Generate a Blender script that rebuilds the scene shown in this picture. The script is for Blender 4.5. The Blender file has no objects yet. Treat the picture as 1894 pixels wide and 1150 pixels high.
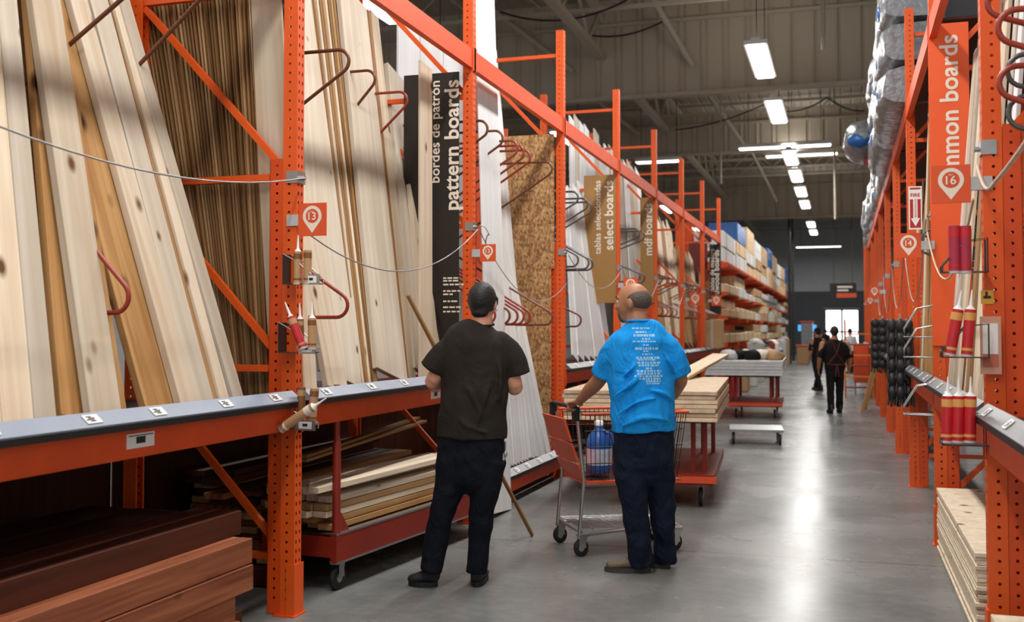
import bpy, math, random
from mathutils import Vector, Matrix, noise
random.seed(7)
C = bpy.context.scene.collection
sc = bpy.context.scene
PI = math.pi
# ------------------------------------------------------------------ camera
FPX, THETA, PITCH, CAMZ = 1970.0, math.radians(17.3), math.radians(2.0), 1.5
VC = 612 - FPX*math.tan(PITCH)
Rv = Vector((math.cos(THETA), math.sin(THETA), 0))
Fv = Vector((-math.sin(THETA)*math.cos(PITCH), math.cos(THETA)*math.cos(PITCH), math.sin(PITCH)))
Uv = Rv.cross(Fv)
EYE = Vector((0, 0, CAMZ))
cd = bpy.data.cameras.new('camera'); cam = bpy.data.objects.new('camera', cd); C.objects.link(cam)
m = Matrix((Rv, Uv, -Fv)).transposed().to_4x4(); m.translation = EYE; cam.matrix_world = m
cd.sensor_width = 36; cd.lens = FPX/1894*36; cd.shift_y = (VC-575)/1894
cd.clip_end = 300; cd.clip_start = .05
cd.dof.use_dof = True; cd.dof.focus_distance = 6.5; cd.dof.aperture_fstop = 2.6
sc.camera = cam
# ------------------------------------------------------------------ world, exposure
w = bpy.data.worlds.new('world'); sc.world = w; w.use_nodes = True
w.node_tree.nodes['Background'].inputs[0].default_value = (.9, .95, 1, 1)
w.node_tree.nodes['Background'].inputs[1].default_value = .8
vs = sc.view_settings; vs.view_transform = 'Standard'; vs.look = 'None'; vs.gamma = 1; vs.use_curve_mapping = False
vs.exposure = 0.0
sc.cycles.use_denoising = True
LAMP_W = 115
def area(name, loc, sx, sy, power, col=(1, .97, .93)):
    l = bpy.data.lights.new(name, 'AREA'); l.shape = 'RECTANGLE'; l.size = sx; l.size_y = sy; l.energy = power; l.color = col
    o = bpy.data.objects.new(name, l); C.objects.link(o); o.location = loc; return o
# ------------------------------------------------------------------ rays through the picture, used to read real positions
def ray(u, v):
    return (Fv*FPX + Rv*(u-947) - Uv*(v-VC)).normalized()
def onx(u, v, x): d = ray(u, v); return EYE + d*(x/d.x)
def ony(u, v, y): d = ray(u, v); return EYE + d*(y/d.y)
def onz(u, v, z): d = ray(u, v); return EYE + d*((z-CAMZ)/d.z)
def onplane(u, v, p, n):
    d = ray(u, v); n = Vector(n); return EYE + d*((Vector(p)-EYE).dot(n)/d.dot(n))
# ------------------------------------------------------------------ mesh builder
class MB:
    def __init__(s): s.v = []; s.f = []; s.sm = []; s.mi = []; s.cur = 0
    def add(s, vs_, fs, smooth=False):
        b = len(s.v); s.v += [tuple(v) for v in vs_]
        for f in fs: s.f.append(tuple(i+b for i in f)); s.sm.append(smooth); s.mi.append(s.cur)
        return s
    def box(s, c, d, M=None):
        x, y, z = d[0]/2, d[1]/2, d[2]/2
        vs_ = [Vector((i*x, j*y, k*z)) for i in (-1, 1) for j in (-1, 1) for k in (-1, 1)]
        if M is not None: vs_ = [M @ v for v in vs_]
        c = Vector(c)
        return s.add([v+c for v in vs_], [(0, 1, 3, 2), (4, 6, 7, 5), (0, 4, 5, 1), (2, 3, 7, 6), (0, 2, 6, 4), (1, 5, 7, 3)])
    def b2(s, a, b):
        return s.box([(a[i]+b[i])/2 for i in range(3)], [abs(b[i]-a[i]) for i in range(3)])
    def bbox(s, c, d, ch, M=None):
        """box with chamfered vertical (z) edges and softened ends"""
        x, y, z = d[0]/2, d[1]/2, d[2]/2
        out = []
        for zz, k in ((-z, 1), (-z+ch, 0), (z-ch, 0), (z, 1)):
            X, Y, h = x-ch*k, y-ch*k, ch
            out.append([Vector(p) for p in ((X-h, -Y, zz), (X, -Y+h, zz), (X, Y-h, zz), (X-h, Y, zz), (-X+h, Y, zz), (-X, Y-h, zz), (-X, -Y+h, zz), (-X+h, -Y, zz))])
        vs_ = [p for r in out for p in r]
        if M is not None: vs_ = [M @ v for v in vs_]
        c = Vector(c); fs = []
        for r in range(3):
            for i in range(8): fs.append((r*8+i, r*8+(i+1) % 8, r*8+8+(i+1) % 8, r*8+8+i))
        fs.append(tuple(reversed(range(8)))); fs.append(tuple(range(24, 32)))
        return s.add([v+c for v in vs_], fs)
    def rings(s, rs, closed=True, smooth=True, caps=True):
        n = len(rs[0]); vs_ = [p for r in rs for p in r]; fs = []
        for k in range(len(rs)-1):
            for i in range(n if closed else n-1):
                fs.append((k*n+i, k*n+(i+1) % n, k*n+n+(i+1) % n, k*n+n+i))
        s.add(vs_, fs, smooth)
        if caps and closed:
            s.add(rs[0], [tuple(reversed(range(n)))]); s.add(rs[-1], [tuple(range(n))])
        return s
    def tube(s, pts, r, n=8, caps=True, loop=False):
        pts = [Vector(p) for p in pts]; N = len(pts)
        rr = r if isinstance(r, (list, tuple)) else [r]*N
        rs = []; up = None
        for i, p in enumerate(pts):
            if loop: t = pts[(i+1) % N]-pts[i-1]
            else: t = pts[min(i+1, N-1)]-pts[max(i-1, 0)]
            t = t.normalized() if t.length > 1e-9 else Vector((0, 0, 1))
            if up is None: up = Vector((0, 0, 1)) if abs(t.z) < .9 else Vector((1, 0, 0))
            a = (up - t*up.dot(t))
            if a.length < 1e-4: a = t.orthogonal()
            a.normalize(); b = t.cross(a); up = a
            rs.append([p+(a*math.cos(q*2*PI/n)+b*math.sin(q*2*PI/n))*rr[i] for q in range(n)])
        if loop: rs.append(rs[0]); caps = False
        return s.rings(rs, caps=caps)
    def cyl(s, a, b, r, n=16): return s.tube([a, b], r, n)
    def lathe(s, prof, c=(0, 0, 0), n=20, M=None):
        c = Vector(c); rs = []
        for r, z in prof:
            q = [Vector((r*math.cos(i*2*PI/n), r*math.sin(i*2*PI/n), z)) for i in range(n)]
            if M is not None: q = [M @ v for v in q]
            rs.append([v+c for v in q])
        return s.rings(rs)
    def prism(s, poly, axis, a, b):
        """poly of 2D points extruded along axis 0/1/2 from a to b"""
        def P(p, t):
            q = list(p); q.insert(axis, t); return Vector(q)
        n = len(poly)
        vs_ = [P(p, a) for p in poly]+[P(p, b) for p in poly]
        fs = [(i, (i+1) % n, n+(i+1) % n, n+i) for i in range(n)]+[tuple(reversed(range(n))), tuple(range(n, 2*n))]
        return s.add(vs_, fs)
    def ball(s, c, r, M=None, n=12, k=8):
        c = Vector(c); r = r if isinstance(r, (tuple, list)) else (r, r, r); rs = []
        for j in range(k+1):
            a = -PI/2 + PI*j/k; a = max(-PI/2+.05, min(PI/2-.05, a))
            q = [Vector((r[0]*math.cos(a)*math.cos(i*2*PI/n), r[1]*math.cos(a)*math.sin(i*2*PI/n), r[2]*math.sin(a))) for i in range(n)]
            if M is not None: q = [M @ v for v in q]
            rs.append([v+c for v in q])
        return s.rings(rs)
    def mesh(s, name, mats):
        me = bpy.data.meshes.new(name); me.from_pydata(s.v, [], s.f)
        me.polygons.foreach_set('use_smooth', s.sm)
        mats = mats if isinstance(mats, (list, tuple)) else [mats]
        for q in mats: me.materials.append(q)
        if any(s.mi): me.polygons.foreach_set('material_index', s.mi)
        me.update(); return me
def obj(name, mb, mat, parent=None, loc=None, mw=None):
    me = mb.mesh(name, mat) if isinstance(mb, MB) else mb
    o = bpy.data.objects.new(name, me); C.objects.link(o)
    if parent is not None: o.parent = parent
    if mw is not None: o.matrix_local = mw
    elif loc is not None: o.location = loc
    return o
def tag(o, label, cat, group=None):
    o['label'] = label; o['category'] = cat
    if group: o['group'] = group
    return o
def thing(name, label, cat, loc=(0, 0, 0), rz=0, group=None):
    o = bpy.data.objects.new(name, None); C.objects.link(o); o.location = loc; o.rotation_euler = (0, 0, rz)
    o.empty_display_size = .1
    return tag(o, label, cat, group)
def struct(name, mb, mat, loc=None, parent=None):
    o = obj(name, mb, mat, parent, loc)
    if parent is None: o['kind'] = 'structure'
    return o
def dup(root, loc=None, rz=None, label=None, group=None, mw=None):
    r = root.copy(); C.objects.link(r)
    if mw is not None: r.matrix_world = mw
    if loc is not None: r.location = loc
    if rz is not None: r.rotation_euler = (0, 0, rz)
    if label: r['label'] = label
    if group: r['group'] = group
    for ch in list(KIDS.get(root.name, ())) or list(root.children):
        c = ch.copy(); C.objects.link(c); c.parent = r
        for g in list(ch.children):
            d = g.copy(); C.objects.link(d); d.parent = c
    return r
KIDS = {}
def axm(z, y, loc):
    """matrix whose local Z runs along z, local Y near y"""
    z = Vector(z).normalized(); y = Vector(y); y = (y-z*y.dot(z)).normalized(); x = y.cross(z)
    M = Matrix((x, y, z)).transposed().to_4x4(); M.translation = Vector(loc); return M
# ------------------------------------------------------------------ materials
def lin(r, g, b):
    f = lambda c: (c/255/12.92) if c <= 10.3 else ((c/255+.055)/1.055)**2.4
    return (f(r), f(g), f(b), 1)
MATS = {}
def nt(name):
    m = bpy.data.materials.new(name); m.use_nodes = True; MATS[name] = m
    return m, m.node_tree.nodes, m.node_tree.links, m.node_tree.nodes['Principled BSDF']
def plain(name, col, rough=.5, metal=0, var=.12, scale=6, bump=0, spec=.5):
    m, N, L, b = nt(name)
    tc = N.new('ShaderNodeTexCoord'); ns = N.new('ShaderNodeTexNoise'); ns.inputs['Scale'].default_value = scale; ns.inputs['Detail'].default_value = 5
    L.new(tc.outputs['Object'], ns.inputs['Vector'])
    mx = N.new('ShaderNodeMix'); mx.data_type = 'RGBA'
    mx.inputs[6].default_value = (col[0]*(1-var), col[1]*(1-var), col[2]*(1-var), 1)
    mx.inputs[7].default_value = (min(1, col[0]*(1+var)), min(1, col[1]*(1+var)), min(1, col[2]*(1+var)), 1)
    L.new(ns.outputs[0], mx.inputs[0]); L.new(mx.outputs[2], b.inputs['Base Color'])
    b.inputs['Roughness'].default_value = rough; b.inputs['Metallic'].default_value = metal
    b.inputs['Specular IOR Level'].default_value = spec
    if bump:
        bp = N.new('ShaderNodeBump'); bp.inputs['Strength'].default_value = bump; bp.inputs['Distance'].default_value = .02
        L.new(ns.outputs[0], bp.inputs['Height']); L.new(bp.outputs[0], b.inputs['Normal'])
    return m
def emis(name, col, s):
    m, N, L, b = nt(name); b.inputs['Base Color'].default_value = col
    b.inputs['Emission Color'].default_value = col; b.inputs['Emission Strength'].default_value = s; return m
def wood(name, c1, c2, knot=None, rough=.6, var=.18, gs=1.0, kd=.045):
    """grain runs along local Z"""
    m, N, L, b = nt(name)
    tc = N.new('ShaderNodeTexCoord'); oi = N.new('ShaderNodeObjectInfo')
    ad = N.new('ShaderNodeVectorMath'); ad.operation = 'MULTIPLY_ADD'; ad.inputs[1].default_value = (1, 1, 1)
    cb = N.new('ShaderNodeCombineXYZ'); ml = N.new('ShaderNodeMath'); ml.operation = 'MULTIPLY'; ml.inputs[1].default_value = 37
    L.new(oi.outputs['Random'], ml.inputs[0])
    for i in range(3): L.new(ml.outputs[0], cb.inputs[i])
    L.new(tc.outputs['Object'], ad.inputs[0]); L.new(cb.outputs[0], ad.inputs[2])
    mp = N.new('ShaderNodeMapping'); mp.inputs['Scale'].default_value = (16*gs, 16*gs, .7*gs); L.new(ad.outputs[0], mp.inputs[0])
    ns = N.new('ShaderNodeTexNoise'); ns.inputs['Scale'].default_value = 1.6; ns.inputs['Detail'].default_value = 6; ns.inputs['Distortion'].default_value = .6
    L.new(mp.outputs[0], ns.inputs['Vector'])
    cr = N.new('ShaderNodeValToRGB'); cr.color_ramp.elements[0].position = .3; cr.color_ramp.elements[1].position = .68
    cr.color_ramp.elements[0].color = c2; cr.color_ramp.elements[1].color = c1
    L.new(ns.outputs[0], cr.inputs[0])
    hs = N.new('ShaderNodeHueSaturation'); mr = N.new('ShaderNodeMapRange'); mr.inputs[3].default_value = 1-var; mr.inputs[4].default_value = 1+var
    L.new(oi.outputs['Random'], mr.inputs[0]); L.new(mr.outputs[0], hs.inputs['Value']); L.new(cr.outputs[0], hs.inputs['Color'])
    out = hs.outputs[0]
    if knot:
        m2 = N.new('ShaderNodeMapping'); m2.inputs['Scale'].default_value = (3.2, 3.2, 1.9); L.new(ad.outputs[0], m2.inputs[0])
        vo = N.new('ShaderNodeTexVoronoi'); vo.inputs['Scale'].default_value = 1.5; L.new(m2.outputs[0], vo.inputs['Vector'])
        kr = N.new('ShaderNodeValToRGB'); kr.color_ramp.elements[0].position = kd*.6; kr.color_ramp.elements[0].color = (1, 1, 1, 1)
        kr.color_ramp.elements[1].position = kd*1.6; kr.color_ramp.elements[1].color = (0, 0, 0, 1)
        L.new(vo.outputs['Distance'], kr.inputs[0])
        mx = N.new('ShaderNodeMix'); mx.data_type = 'RGBA'; mx.inputs[7].default_value = knot
        L.new(kr.outputs[0], mx.inputs[0]); L.new(out, mx.inputs[6]); out = mx.outputs[2]
    L.new(out, b.inputs['Base Color']); b.inputs['Roughness'].default_value = rough; b.inputs['Specular IOR Level'].default_value = .25
    return m
PINE = wood('pine', lin(226, 213, 192), lin(206, 184, 154), lin(100, 62, 34), gs=.7, kd=.10)
PINE2 = wood('warm_pine', lin(200, 158, 104), lin(158, 108, 58), lin(70, 35, 16), gs=.8, kd=.12)
POPLAR = wood('grey_pine', lin(212, 203, 188), lin(192, 179, 158), lin(110, 78, 52), gs=.5, kd=.07)
TANB = wood('tan_board', lin(182, 146, 102), lin(150, 112, 72), gs=.7, var=.15)
DARKB = wood('brown_board', lin(150, 112, 70), lin(118, 82, 46), gs=.7, var=.25)
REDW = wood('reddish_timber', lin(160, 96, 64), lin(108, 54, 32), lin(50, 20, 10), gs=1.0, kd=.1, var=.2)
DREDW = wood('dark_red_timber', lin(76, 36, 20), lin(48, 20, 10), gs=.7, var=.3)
WHITEB = wood('primed_white', lin(226, 228, 228), lin(208, 212, 216), gs=.4, rough=.4, var=.07)
OSB = None
ORANGE = plain('rack_orange', lin(228, 88, 18), .5, var=.08, scale=9)
ORANGE_D = plain('rack_orange_old', lin(212, 72, 10), .5, var=.14, scale=7)
BEAMM = plain('beam_orange', lin(228, 80, 14), .5, var=.18, scale=5)
REDM = plain('cart_red', lin(138, 38, 20), .45, var=.15)
CARTOR = plain('cart_orange', lin(220, 84, 44), .45)
RODRED = plain('rod_red', lin(150, 52, 34), .4, var=.2)
RODGREY = plain('rod_grey', lin(92, 92, 92), .35, metal=.5)
RODBR = plain('rod_brown', lin(112, 66, 42), .4, metal=.3)
STEEL = plain('galvanised_steel', lin(170, 172, 172), .35, metal=.85, var=.15, scale=25)
CHROME = plain('chrome_wire', lin(190, 190, 190), .25, metal=.9)
BLACKP = plain('black_plastic', lin(24, 24, 24), .5)
BLACKR = plain('black_rubber', lin(20, 20, 20), .6)
BLACKM = plain('black_board', lin(32, 27, 22), .45, var=.1)
PRICEB = plain('price_strip_blue', lin(150, 162, 180), .3, var=.1, scale=5)
PRICEG = plain('price_strip_grey', lin(100, 104, 110), .35)
WHITEP = plain('white_paper', lin(240, 240, 236), .6, var=.03)
INK = plain('ink', lin(30, 30, 34), .6)
GREYP = plain('grey_card', lin(185, 185, 185), .6)
SIGNOR = plain('sign_orange', lin(238, 92, 34), .5, var=.03)
SIGNOR2 = plain('sign_deep_orange', lin(222, 84, 38), .5, var=.03)
CREAM = plain('sign_cream', lin(236, 224, 208), .5, var=.03)
SIGNTAN = plain('sign_tan', lin(158, 118, 64), .5, var=.05)
SIGNRED = plain('sign_red', lin(186, 26, 26), .45, var=.05)
CARD = plain('cardboard', lin(188, 150, 108), .7, var=.1)
SKIN = plain('skin', lin(206, 148, 118), .5, var=.06)
SKIN2 = plain('tanned_skin', lin(172, 118, 86), .5, var=.08)
HAIRB = plain('black_hair', lin(20, 18, 20), .55, var=.3, scale=60, bump=.3)
HAIRG = plain('greying_hair', lin(82, 72, 64), .6, var=.4, scale=70, bump=.3)
def cloth(name, col, sc1=7, st=.55, rough=.85, dist=.05):
    m, N, L, b = nt(name); b.inputs['Roughness'].default_value = rough; b.inputs['Specular IOR Level'].default_value = .2
    tc = N.new('ShaderNodeTexCoord'); mp = N.new('ShaderNodeMapping'); mp.inputs['Scale'].default_value = (1, 1, .55); mp.inputs['Rotation'].default_value = (0, .5, 0)
    ns = N.new('ShaderNodeTexNoise'); ns.inputs['Scale'].default_value = sc1; ns.inputs['Detail'].default_value = 3; ns.inputs['Distortion'].default_value = .8
    L.new(tc.outputs['Object'], mp.inputs[0]); L.new(mp.outputs[0], ns.inputs['Vector'])
    bp = N.new('ShaderNodeBump'); bp.inputs['Strength'].default_value = st; bp.inputs['Distance'].default_value = dist
    L.new(ns.outputs[0], bp.inputs['Height']); L.new(bp.outputs[0], b.inputs['Normal'])
    n2 = N.new('ShaderNodeTexNoise'); n2.inputs['Scale'].default_value = 3; L.new(tc.outputs['Object'], n2.inputs['Vector'])
    mx = N.new('ShaderNodeMix'); mx.data_type = 'RGBA'; mx.inputs[6].default_value = (col[0]*.85, col[1]*.85, col[2]*.85, 1); mx.inputs[7].default_value = (col[0]*1.12, col[1]*1.12, col[2]*1.12, 1)
    L.new(n2.outputs[0], mx.inputs[0]); L.new(mx.outputs[2], b.inputs['Base Color'])
    return m
TSHIRT_BLUE = cloth('blue_cotton', lin(24, 152, 236), 7, .8, dist=.06)
TSHIRT_DARK = cloth('charcoal_cotton', lin(42, 38, 33), 7, .5)
DENIM = cloth('dark_denim', lin(14, 18, 27), 12, .6)
DENIM2 = cloth('navy_denim', lin(18, 27, 46), 10, .9)
BLACKC = cloth('black_cloth', lin(26, 24, 24), 8, .4)
PLASTICW = plain('clear_wrap', lin(128, 132, 136), .22, var=.6, scale=14, bump=1.0)
PLASTICB = plain('blue_wrap', lin(38, 96, 168), .3, var=.25, scale=14, bump=.6)
SHOEB = plain('black_shoe', lin(28, 28, 30), .6); SHOET = plain('brown_shoe', lin(104, 88, 72), .6, var=.3, scale=30)
SOLE = plain('shoe_sole', lin(62, 58, 54), .7)
def m_osb():
    m, N, L, b = nt('oriented_strand_board')
    tc = N.new('ShaderNodeTexCoord'); mp = N.new('ShaderNodeMapping'); mp.inputs['Scale'].default_value = (1.6, 1, .8)
    L.new(tc.outputs['Object'], mp.inputs[0])
    vo = N.new('ShaderNodeTexVoronoi'); vo.inputs['Scale'].default_value = 42
    ns = N.new('ShaderNodeTexNoise'); ns.inputs['Scale'].default_value = 20; ns.inputs['Detail'].default_value = 6
    L.new(mp.outputs[0], vo.inputs['Vector']); L.new(tc.outputs['Object'], ns.inputs['Vector'])
    ad = N.new('ShaderNodeMath'); sp = N.new('ShaderNodeSeparateColor'); L.new(vo.outputs['Color'], sp.inputs[0]); L.new(sp.outputs[0], ad.inputs[0]); L.new(ns.outputs[0], ad.inputs[1])
    cr = N.new('ShaderNodeValToRGB'); e = cr.color_ramp.elements; e[0].position = .35; e[0].color = lin(134, 90, 48); e[1].position = 1.3 if False else 1; e[1].color = lin(214, 172, 118)
    mu = N.new('ShaderNodeMath'); mu.operation = 'MULTIPLY'; mu.inputs[1].default_value = .62; L.new(ad.outputs[0], mu.inputs[0]); L.new(mu.outputs[0], cr.inputs[0])
    L.new(cr.outputs[0], b.inputs['Base Color']); b.inputs['Roughness'].default_value = .75
    return m
OSB = m_osb()
def m_floor():
    m, N, L, b = nt('polished_concrete')
    tc = N.new('ShaderNodeTexCoord')
    n1 = N.new('ShaderNodeTexNoise'); n1.inputs['Scale'].default_value = .9; n1.inputs['Detail'].default_value = 8; n1.inputs['Roughness'].default_value = .6
    n2 = N.new('ShaderNodeTexNoise'); n2.inputs['Scale'].default_value = 14; n2.inputs['Detail'].default_value = 5
    for n in (n1, n2): L.new(tc.outputs['Object'], n.inputs['Vector'])
    ad = N.new('ShaderNodeMath'); ad.operation = 'MULTIPLY_ADD'; ad.inputs[1].default_value = .25; L.new(n2.outputs[0], ad.inputs[0]); L.new(n1.outputs[0], ad.inputs[2])
    cr = N.new('ShaderNodeValToRGB'); e = cr.color_ramp.elements; e[0].position = .42; e[0].color = lin(98, 102, 102); e[1].position = .82; e[1].color = lin(136, 137, 134)
    L.new(ad.outputs[0], cr.inputs[0])
    vo = N.new('ShaderNodeTexVoronoi'); vo.inputs['Scale'].default_value = 3.1; L.new(tc.outputs['Object'], vo.inputs['Vector'])
    k = N.new('ShaderNodeMath'); k.operation = 'LESS_THAN'; k.inputs[1].default_value = .035; L.new(vo.outputs['Distance'], k.inputs[0])
    kk = N.new('ShaderNodeMath'); kk.operation = 'MULTIPLY'; kk.inputs[1].default_value = .6; L.new(k.outputs[0], kk.inputs[0])
    mx = N.new('ShaderNodeMix'); mx.data_type = 'RGBA'; mx.inputs[7].default_value = lin(190, 190, 186); L.new(kk.outputs[0], mx.inputs[0]); L.new(cr.outputs[0], mx.inputs[6])
    # saw-cut joints
    sx = N.new('ShaderNodeSeparateXYZ'); L.new(tc.outputs['Object'], sx.inputs[0])
    mo = N.new('ShaderNodeMath'); mo.operation = 'MODULO'; mo.inputs[1].default_value = 7.0; L.new(sx.outputs[1], mo.inputs[0])
    cmp_ = N.new('ShaderNodeMath'); cmp_.operation = 'COMPARE'; cmp_.inputs[1].default_value = .35; cmp_.inputs[2].default_value = .006; L.new(mo.outputs[0], cmp_.inputs[0])
    m2 = N.new('ShaderNodeMix'); m2.data_type = 'RGBA'; m2.inputs[7].default_value = lin(70, 70, 70); L.new(cmp_.outputs[0], m2.inputs[0]); L.new(mx.outputs[2], m2.inputs[6])
    L.new(m2.outputs[2], b.inputs['Base Color'])
    rr = N.new('ShaderNodeMapRange'); rr.inputs[3].default_value = .17; rr.inputs[4].default_value = .36; L.new(n1.outputs[0], rr.inputs[0]); L.new(rr.outputs[0], b.inputs['Roughness'])
    b.inputs['Specular IOR Level'].default_value = .10
    return m
FLOORM = m_floor()
def ribbed(name, c1, axis, pitch, rough=.6, depth=.6):
    m, N, L, b = nt(name)
    tc = N.new('ShaderNodeTexCoord'); sx = N.new('ShaderNodeSeparateXYZ'); L.new(tc.outputs['Object'], sx.inputs[0])
    mo = N.new('ShaderNodeMath'); mo.operation = 'PINGPONG'; mo.inputs[1].default_value = pitch/2; L.new(sx.outputs[axis], mo.inputs[0])
    mr = N.new('ShaderNodeMapRange'); mr.inputs[1].default_value = 0; mr.inputs[2].default_value = pitch*.14; L.new(mo.outputs[0], mr.inputs[0])
    ns = N.new('ShaderNodeTexNoise'); ns.inputs['Scale'].default_value = .8; ns.inputs['Detail'].default_value = 5; L.new(tc.outputs['Object'], ns.inputs['Vector'])
    cr = N.new('ShaderNodeMix'); cr.data_type = 'RGBA'; cr.inputs[6].default_value = (c1[0]*.75, c1[1]*.73, c1[2]*.7, 1); cr.inputs[7].default_value = c1
    L.new(ns.outputs[0], cr.inputs[0]); L.new(cr.outputs[2], b.inputs['Base Color'])
    bp = N.new('ShaderNodeBump'); bp.inputs['Strength'].default_value = depth; bp.inputs['Distance'].default_value = .05
    L.new(mr.outputs[0], bp.inputs['Height']); L.new(bp.outputs[0], b.inputs['Normal']); b.inputs['Roughness'].default_value = rough
    return m
DECK = ribbed('roof_deck', lin(172, 160, 142), 0, .3)
CURT = ribbed('curtain_sheet', lin(200, 188, 168), 0, .45)
JOIST = plain('joist_paint', lin(186, 176, 158), .6)
DUCT = plain('black_cable', lin(35, 33, 32), .6)
GREYW = plain('grey_wall', lin(205, 207, 210), .7); DGREYW = plain('dark_grey_wall', lin(92, 94, 98), .7)
LIGHTM = emis('lamp_tube', (1, .98, .95, 1), 9)
GLASSW = emis('daylight_glass', (.95, .98, 1, 1), 3.0)
BLUESCR = emis('lit_blue_sign', lin(70, 160, 235), 1.2)
# ================================================================== THE SETTING
LX, RX = -2.78, .60           # faces of the left and right rack rows
CEIL = 8.6
struct('floor', MB().b2((-14, -3, -.1), (12, 70, 0)), FLOORM)
struct('ceiling', MB().b2((-14, -3, CEIL), (12, 70, CEIL+.1)), DECK)
struct('wall_left', MB().b2((-14.2, -3, 0), (-14, 70, CEIL)), GREYW)
struct('wall_right', MB().b2((12, -3, 0), (12.2, 70, CEIL)), GREYW)
wb = MB()
D0, D1 = onplane(1524, 560, (0, 70, 0), (0, 1, 0)).x, onplane(1590, 560, (0, 70, 0), (0, 1, 0)).x
for a, b in (((-14.2, 70, 0), (D0, 70.2, CEIL)), ((D1, 70, 0), (12.2, 70.2, CEIL)), ((D0, 70, 2.9), (D1, 70.2, CEIL))): wb.b2(a, b)
struct('wall_back', wb, GREYW)
wb = MB()
for a, b in (((-14, 69.97, 0), (D0-.02, 69.995, 4.0)), ((D1+.02, 69.97, 0), (12, 69.995, 4.0)), ((D0-.02, 69.97, 2.95), (D1+.02, 69.995, 4.0))): wb.b2(a, b)
struct('trim_1', wb, DGREYW)
dfr = MB(); dm = (D0+D1)/2
for x in (D0+.05, dm, D1-.05): dfr.b2((x-.06, 69.98, 0), (x+.06, 70.1, 2.9))
for z in (.1, 1.45, 2.85): dfr.b2((D0, 69.99, z-.05), (D1, 70.09, z+.05))
dd = struct('door_1', dfr, BLACKP)
obj('door_glass', MB().b2((D0+.05, 70.05, .1), (D1-.05, 70.06, 2.85)), GLASSW, dd)
# hanging sheet-metal curtains below the deck
def curtain(y, z0, z1, label):
    b = MB(); xs = -14
    prof = []
    while xs < 12:
        prof += [(xs, y), (xs+.40, y), (xs+.415, y-.035), (xs+.435, y-.035)]; xs += .45
    n = len(prof)
    b.add([(p[0], p[1], z0) for p in prof]+[(p[0], p[1], z1) for p in prof], [(i, i+1, n+i+1, n+i) for i in range(n-1)])
    t = thing('draft_curtain', label, 'draft curtain', (0, y, z0), group=None)
    b.v = [(v[0], v[1]-y, v[2]-z0) for v in b.v]
    o = obj('curtain_sheet', b, CURT, t)
    obj('edge_angle', MB().b2((-13.9, -.06, -.03), (11.9, .05, .05)), JOIST, t)
    if z1 < CEIL-.2: obj('top_rail', MB().b2((-13.9, -.06, z1-z0), (11.9, .05, z1-z0+.08)), JOIST, t)
    obj('stiffener_angle', MB().b2((-13.9, -.07, (z1-z0)*.72), (11.9, -.02, (z1-z0)*.72+.07)), JOIST, t)
YC1 = 22.2
curtain(YC1, 6.45, CEIL-.02, 'ribbed metal curtain wall under the roof nearest the camera, behind the nearest strip lamp')
curtain(31.0, 6.62, 7.75, 'shallow ribbed metal band under the roof just behind the second strip lamp')
curtain(47.5, 6.4, 8.3, 'farthest ribbed metal curtain wall, above the far end of the aisle')
# open-web joists across the building
def joist(y, label):
    b = MB(); z0, z1 = 7.75, 8.5
    t = thing('roof_joist', label, 'joist', (0, y, z0), group='open web roof joists')
    obj('top_chord', MB().b2((-13.9, -.05, .66), (11.9, .05, .75)), JOIST, t)
    obj('bottom_chord', MB().b2((-13.9, -.04, 0), (11.9, .04, .07)), JOIST, t)
    x = -13.8; k = 0
    while x < 11:
        b.tube([(x, 0, .04 if k % 2 else .7), (x+.75, 0, .7 if k % 2 else .04)], .022, 5); x += .75; k += 1
    obj('web', b, JOIST, t)
JY = [14.2, 16.2, 18.2, 20.2, 24.2, 26.2, 28.4, 33, 35.2, 37.4, 39.6, 41.8, 44, 50, 53, 56, 59, 62, 65, 68]
for y in JY:
    joist(y, 'open web steel joist crossing under the roof deck, '+('in front of the nearest ribbed curtain' if y < YC1 else 'between the first and second ribbed bands' if y < 31 else 'between the second and farthest ribbed curtains' if y < 47 else 'beyond the farthest ribbed curtain'))
# long girders along the building and their knee braces
for i, x in enumerate((-4.9, 2.6)):
    t = thing('roof_girder', ['trussed roof girder running lengthwise above the left rack row', 'trussed roof girder running lengthwise above the right rack row'][i], 'girder', (x, 0, 7.3))
    obj('top_chord', MB().b2((-.08, 2, .95), (.08, 69.5, 1.12)), JOIST, t)
    obj('bottom_chord', MB().b2((-.08, 2, 0), (.08, 69.5, .14)), JOIST, t)
    b = MB(); y = 2.2; k = 0
    while y < 68: b.tube([(0, y, .1 if k % 2 else 1), (0, y+1.1, 1 if k % 2 else .1)], .045, 6); y += 1.1; k += 1
    obj('web', b, JOIST, t)
def brace_px(u0, v0, z0, u1, v1, z1, r, label):
    a, b = onz(u0, v0, z0), onz(u1, v1, z1)
    a = b+(a-b)*((CEIL-b.z)/(a.z-b.z))
    o = obj('knee_brace', MB().tube([(0, 0, 0), b-a], r, 6), JOIST, None, a)
    tag(o, label, 'brace')
brace_px(1190, -30, 8.5, 1281, 121, 7.0, .07, 'long diagonal angle brace dropping left of the nearest strip lamp')
brace_px(905, 12, 8.5, 1060, 132, 7.0, .06, 'diagonal angle brace above the second tall post of the left row')
brace_px(1315, 180, 7.8, 1378, 272, 6.7, .06, 'diagonal brace between first and second ribbed curtains')
brace_px(1128, 205, 7.8, 1243, 300, 6.7, .06, 'diagonal brace behind the third free-standing post top, above the rack beam')
brace_px(1408, 315, 7.4, 1437, 372, 6.4, .05, 'short diagonal brace in front of the farthest ribbed curtain')
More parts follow.
